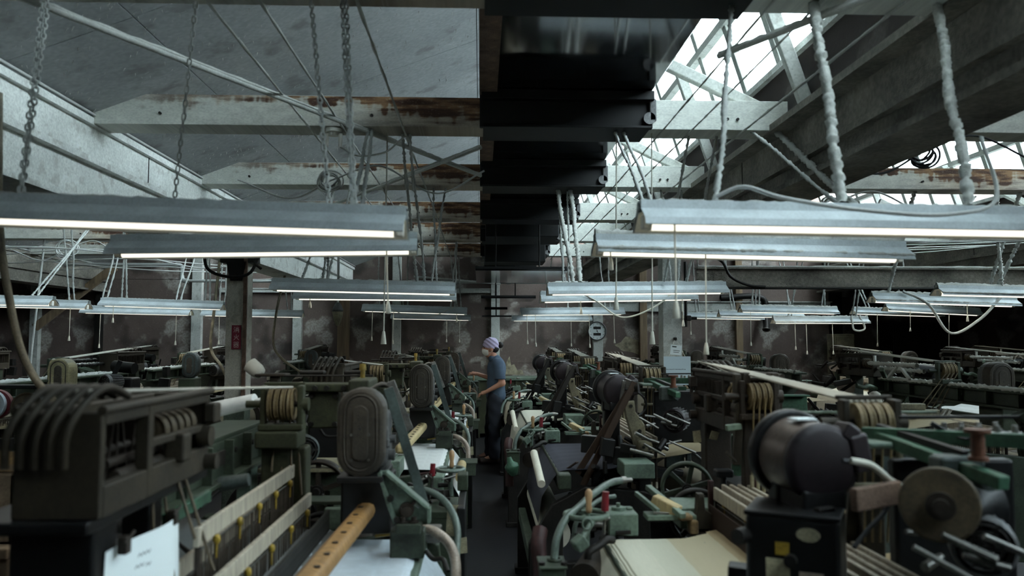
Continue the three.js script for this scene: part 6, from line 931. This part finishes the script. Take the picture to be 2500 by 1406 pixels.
// beige switch cabinet, green bench by the back wall
{
  const t = thing('switch_cabinet', 'beige metal switch cabinet with a white square button', 'cabinet', [6.02, 0, -13.3]);
  part(t, 'case', rx_(5.88, 6.22, 0.1, 1.68, 13.1, 13.4, 0.01), M.castCream); part(t, 'door', rx_(5.9, 6.2, 0.14, 1.64, 13.08, 13.1, 0.006), M.castCream); part(t, 'button', [rx_(6.045, 6.115, 1.38, 1.46, 13.06, 13.08, 0.006)], M.paper); part(t, 'button_frame', [rx_(6.03, 6.13, 1.365, 1.475, 13.07, 13.082, 0.006)], M.black); part(t, 'plinth', rx_(5.9, 6.2, 0, 0.1, 13.12, 13.38), M.iron);
  const w = thing('work_bench', 'long olive green bench with a tiled edge against the back wall', 'bench', [0.25, 0, -13.4]);
  part(w, 'top', rx_(-1.4, 1.92, 0.92, 0.965, 13.1, 13.9, 0.008), M.greenPale); part(w, 'front_panel', rx_(-1.36, 1.88, 0.06, 0.92, 13.14, 13.16, 0.004), M.greenOlive); for (const x of [-1.3, -0.66, -0.04, 0.6, 1.2, 1.84]) part(w, 'stile', rx_(x - 0.03, x + 0.03, 0, 0.92, 13.12, 13.15, 0.004), M.greenOlive); part(w, 'side_panel', [rx_(-1.38, -1.34, 0, 0.92, 13.14, 13.85), rx_(1.86, 1.9, 0, 0.92, 13.14, 13.85)], M.greenOlive);
  single('paper_note', 'crumpled pale paper standing on the green bench', 'paper', [box(0.17, 1.04, 13.3, 0.11, 0.15, 0.003, -0.3, 0.2, 0.1), box(0.22, 1.0, 13.28, 0.1, 0.07, 0.003, -0.5, -0.2, 0)], M.card, [0.19, 0.965, -13.3]);
  const r = thing('wall_cabinet', 'dark metal cabinet in the shadow of the store', 'cabinet', [8, 0, -14.3]); part(r, 'case', rx_(7.4, 8.6, 0, 1.9, 14.1, 14.6, 0.01), M.black); part(r, 'door', rx_(7.43, 7.98, 0.05, 1.85, 14.08, 14.1), M.iron); part(r, 'door', rx_(8.02, 8.57, 0.05, 1.85, 14.08, 14.1), M.iron);
}

// ---------------------------------------------------------------- the worker: distance fields meshed with marching cubes
function field(fn, min, size, res) {
  const mc = new MarchingCubes(res, M.black, false, false, 160000); mc.isolation = 0;
  const h = res / 2; let k = 0;
  for (let z = 0; z < res; z++) for (let y = 0; y < res; y++) for (let x = 0; x < res; x++, k++) mc.field[k] = -fn(min[0] + x / res * size, min[1] + y / res * size, min[2] + z / res * size);
  mc.update();
  const n = mc.count, g = new THREE.BufferGeometry(), p = new Float32Array(n * 3), q = new Float32Array(n * 3);
  for (let i = 0; i < n; i++) for (let c = 0; c < 3; c++) { p[i * 3 + c] = min[c] + (mc.positionArray[i * 3 + c] + 1) / 2 * size; q[i * 3 + c] = mc.normalArray[i * 3 + c]; }
  g.setAttribute('position', new THREE.BufferAttribute(p, 3)); g.setAttribute('normal', new THREE.BufferAttribute(q, 3)); return fin(g);
}
const cap = (a, b, ra, rb) => { const dx = b[0] - a[0], dy = b[1] - a[1], dz = b[2] - a[2], L = dx * dx + dy * dy + dz * dz; return (x, y, z) => { const t = Math.max(0, Math.min(1, ((x - a[0]) * dx + (y - a[1]) * dy + (z - a[2]) * dz) / L)); return Math.hypot(x - a[0] - t * dx, y - a[1] - t * dy, z - a[2] - t * dz) - (ra + (rb - ra) * t); }; };
const ell = (c, r) => (x, y, z) => { const a = (x - c[0]) / r[0], b = (y - c[1]) / r[1], d = (z - c[2]) / r[2], k = Math.hypot(a, b, d); return (k - 1) * Math.min(r[0], r[1], r[2]); };
const smin = (a, b, k) => { const h = Math.max(0, Math.min(1, 0.5 + 0.5 * (b - a) / k)); return b + (a - b) * h - k * h * (1 - h); };
const uni = (list, k) => (x, y, z) => { let d = list[0](x, y, z); for (let i = 1; i < list.length; i++) d = smin(d, list[i](x, y, z), k); return d; };
{
  // local frame: she faces -x, her left side is +z (towards the camera)
  const t = thing('person', 'worker in navy shirt, dark trousers, lavender headscarf and white mask, standing at a loom', 'person', [0.12, 0, -10.49]); ORG = V(0, 0, 0);
  const J = { head: [0.0, 1.47, 0], neck: [0.055, 1.34, 0], chest: [0.085, 1.2, 0], waist: [0.075, 0.98, 0], hip: [0.065, 0.85, 0], shL: [0.1, 1.275, 0.165], elL: [0.155, 1.03, 0.205], wrL: [-0.045, 0.92, 0.17], shR: [0.085, 1.275, -0.165], elR: [0.07, 1.05, -0.22], wrR: [-0.17, 1.135, -0.15], hiL: [0.065, 0.84, 0.085], knL: [0.06, 0.46, 0.095], anL: [0.06, 0.09, 0.1], hiR: [0.065, 0.84, -0.085], knR: [0.015, 0.46, -0.09], anR: [-0.01, 0.1, -0.1] };
  const torso = [ell([0.08, 1.19, 0], [0.105, 0.15, 0.165]), ell([0.07, 1.0, 0], [0.095, 0.16, 0.14]), ell([0.07, 0.87, 0], [0.11, 0.11, 0.155]), cap(J.shL, J.shR, 0.055, 0.055)];
  const hand = (w, dir, up, s) => {   // palm and five bent fingers
    const o = [], n = (a, b, k) => [a[0] + b[0] * k, a[1] + b[1] * k, a[2] + b[2] * k]; const palm = n(w, dir, 0.055); o.push(cap(w, palm, 0.022, 0.027)); const z = [0, 0, 1];
    for (let i = 0; i < 4; i++) { const b = n(n(palm, z, (i - 1.5) * 0.017), dir, 0.01), L = [0.03, 0.036, 0.034, 0.026][i], m = n(b, dir, L), e = n(n(m, dir, L * 0.4), up, -L * 0.75); o.push(cap(b, m, 0.0095, 0.009), cap(m, e, 0.009, 0.008)); }
    const tb = n(n(w, dir, 0.025), z, s * 0.028), tm = n(n(tb, dir, 0.03), z, s * 0.012), te = n(n(tm, dir, 0.022), up, -0.012); o.push(cap(tb, tm, 0.0105, 0.0095), cap(tm, te, 0.0095, 0.008)); return o;
  };
  const norm = (a) => { const l = Math.hypot(...a); return a.map((v) => v / l); };
  const hL = hand(J.wrL, norm([-0.9, -0.35, -0.15]), [-0.2, 1, 0], -1), hR = hand(J.wrR, norm([-1, 0.1, 0.2]), [0, 1, 0], 1);
  const body = uni([...torso, cap(J.neck, [0.075, 1.27, 0], 0.048, 0.06), cap([0.02, 1.42, 0], J.neck, 0.05, 0.048), cap(J.shL, J.elL, 0.046, 0.037), cap(J.elL, J.wrL, 0.037, 0.024), cap(J.shR, J.elR, 0.046, 0.037), cap(J.elR, J.wrR, 0.037, 0.024), cap(J.hiL, J.knL, 0.085, 0.055), cap(J.knL, J.anL, 0.055, 0.038), cap(J.hiR, J.knR, 0.085, 0.055), cap(J.knR, J.anR, 0.055, 0.038), cap(J.anL, [-0.08, 0.04, 0.105], 0.04, 0.03), cap(J.anR, [-0.14, 0.045, -0.1], 0.04, 0.03)], 0.03);
  const headF = uni([ell([0.012, 1.50, 0], [0.098, 0.1, 0.078]), ell([-0.015, 1.42, 0], [0.065, 0.07, 0.058]), ell([-0.088, 1.455, 0], [0.02, 0.022, 0.014]), ell([0.02, 1.455, 0.077], [0.018, 0.028, 0.01]), ell([0.02, 1.455, -0.077], [0.018, 0.028, 0.01])], 0.02);
  const skin = mat('#c08d76', 0.6, 0, { map: null }), navy = mat('#485a6e', 0.85, 0, { map: rep(txCloth, 9) }), navyDark = mat('#262b37', 0.85, 0, { map: rep(txCloth, 9) }), lav = mat('#cfc4e6', 0.85, 0, { map: rep(txCloth, 9) }), hair = mat('#1a1413', 0.6, 0, { map: null }), white = mat('#d9d8d0', 0.8, 0, { map: null }), shoe = mat('#4a3a33', 0.7, 0, { map: gB }), eyeM = mat('#15100f', 0.3, 0, { map: null });
  const b0 = field(body, [-0.6, -0.02, -0.85], 1.7, 128), h0 = field(headF, [-0.14, 1.33, -0.14], 0.3, 72), h1 = field(uni(hL, 0.008), [-0.2, 0.82, 0.05], 0.2, 64), h2 = field(uni(hR, 0.008), [-0.34, 1.03, -0.25], 0.2, 64);
  const bm = part(t, 'body', [b0, h0, h1, h2], skin);
  const plane = (f, g) => (x, y, z) => Math.max(f(x, y, z), g(x, y, z));
  const wr = (x, y, z) => 0.006 * Math.sin(x * 21 + y * 13) * Math.sin(y * 17 + z * 19 + x * 8);
  const shirt = plane(uni([ell([0.085, 1.19, 0], [0.125, 0.17, 0.185]), ell([0.08, 1.0, 0], [0.12, 0.19, 0.165]), ell([0.08, 0.87, 0], [0.128, 0.14, 0.172]), cap(J.shL, J.shR, 0.07, 0.07), cap(J.shL, [0.13, 1.08, 0.19], 0.07, 0.072), cap(J.shR, [0.08, 1.1, -0.2], 0.07, 0.072), cap([0.07, 1.33, 0], [0.08, 1.26, 0], 0.062, 0.09)], 0.03), (x, y, z) => Math.max(0.80 - y, y - 1.365 - x * 0.2));
  const shirtC = (x, y, z) => Math.max(shirt(x, y, z) + wr(x, y, z) * 0.6, Math.abs(z) > 0.13 ? (1.085 - y) - (x < -0.02 ? 1 : 0) * 0 : -1 + 0 * y);
  part(t, 'shirt', field((x, y, z) => { const d = shirt(x, y, z) + wr(x, y, z) * 0.6; return Math.abs(z) > 0.172 ? Math.max(d, 1.08 - y) : d; }, [-0.35, 0.74, -0.42], 0.8, 96), navy, 'navy short-sleeved work shirt');
  const legs = uni([ell([0.07, 0.86, 0], [0.118, 0.12, 0.162]), cap(J.hiL, J.knL, 0.1, 0.078), cap(J.knL, [0.06, 0.1, 0.1], 0.078, 0.072), cap(J.hiR, J.knR, 0.1, 0.078), cap(J.knR, [0.0, 0.11, -0.1], 0.078, 0.072)], 0.02);
  part(t, 'trousers', field((x, y, z) => Math.max(legs(x, y, z) + wr(x, y * 1.3, z) * 1.3, 0.055 - y, y - 0.93), [-0.45, 0.0, -0.5], 1.0, 100), navyDark, 'dark loose work trousers');
  const scarf = plane(uni([ell([0.014, 1.505, 0], [0.108, 0.113, 0.09]), ell([0.09, 1.5, 0], [0.03, 0.03, 0.03])], 0.02), (x, y) => 1.488 + (x + 0.1) * -0.12 - y);
  part(t, 'headscarf', field((x, y, z) => scarf(x, y, z) + 0.003 * Math.sin(x * 90 + y * 120), [-0.15, 1.42, -0.15], 0.3, 64), lav, 'lavender headscarf');
  part(t, 'hair', field(uni([ell([0.055, 1.475, 0], [0.065, 0.065, 0.078]), ell([0.135, 1.515, 0], [0.042, 0.042, 0.04]), ell([-0.072, 1.493, 0], [0.02, 0.012, 0.05])], 0.012), [-0.12, 1.36, -0.15], 0.32, 64), hair, 'dark hair tied in a bun');
  part(t, 'face_mask', field(plane(uni([ell([-0.02, 1.425, 0], [0.078, 0.062, 0.067]), ell([-0.075, 1.44, 0], [0.03, 0.035, 0.03])], 0.02), (x, y) => Math.max(x + 0.022, y - 1.462)), [-0.14, 1.33, -0.12], 0.25, 56), white, 'white face mask');
  part(t, 'mask_loop', [tube([V(-0.025, 1.455, 0.062), V(0.0, 1.475, 0.082), V(0.03, 1.48, 0.088)], 0.0025, 10, 5), tube([V(-0.025, 1.41, 0.06), V(0.01, 1.425, 0.078), V(0.035, 1.44, 0.088)], 0.0025, 10, 5)], white);
  for (const s of [-1, 1]) part(t, 'eye', fin(place(new THREE.SphereGeometry(0.009, 10, 8), -0.073, 1.478, s * 0.03)), eyeM);
  for (const [a, b] of [[[0.085, 0.035, 0.1], [-0.11, 0.03, 0.105]], [[0.02, 0.045, -0.1], [-0.17, 0.035, -0.1]]]) part(t, 'shoe', field((x, y, z) => Math.max(uni([cap([a[0], 0.04, a[2]], [b[0], 0.034, b[2]], 0.045, 0.04), ell([a[0] - 0.02, 0.07, a[2]], [0.055, 0.05, 0.045])], 0.02)(x, y, z), 0.004 - y), [Math.min(a[0], b[0]) - 0.08, -0.05, a[2] - 0.18], 0.36, 48), shoe, 'brown work shoe');
  part(t, 'collar', field(plane(uni([cap([0.03, 1.335, -0.03], [0.03, 1.335, 0.03], 0.05, 0.05), cap([0.085, 1.35, -0.03], [0.085, 1.35, 0.03], 0.045, 0.045)], 0.02), (x, y) => Math.max(1.31 - y, y - 1.375 + x * 0.1)), [-0.1, 1.25, -0.14], 0.28, 48), navy);
}
renderer.render(scene, camera);
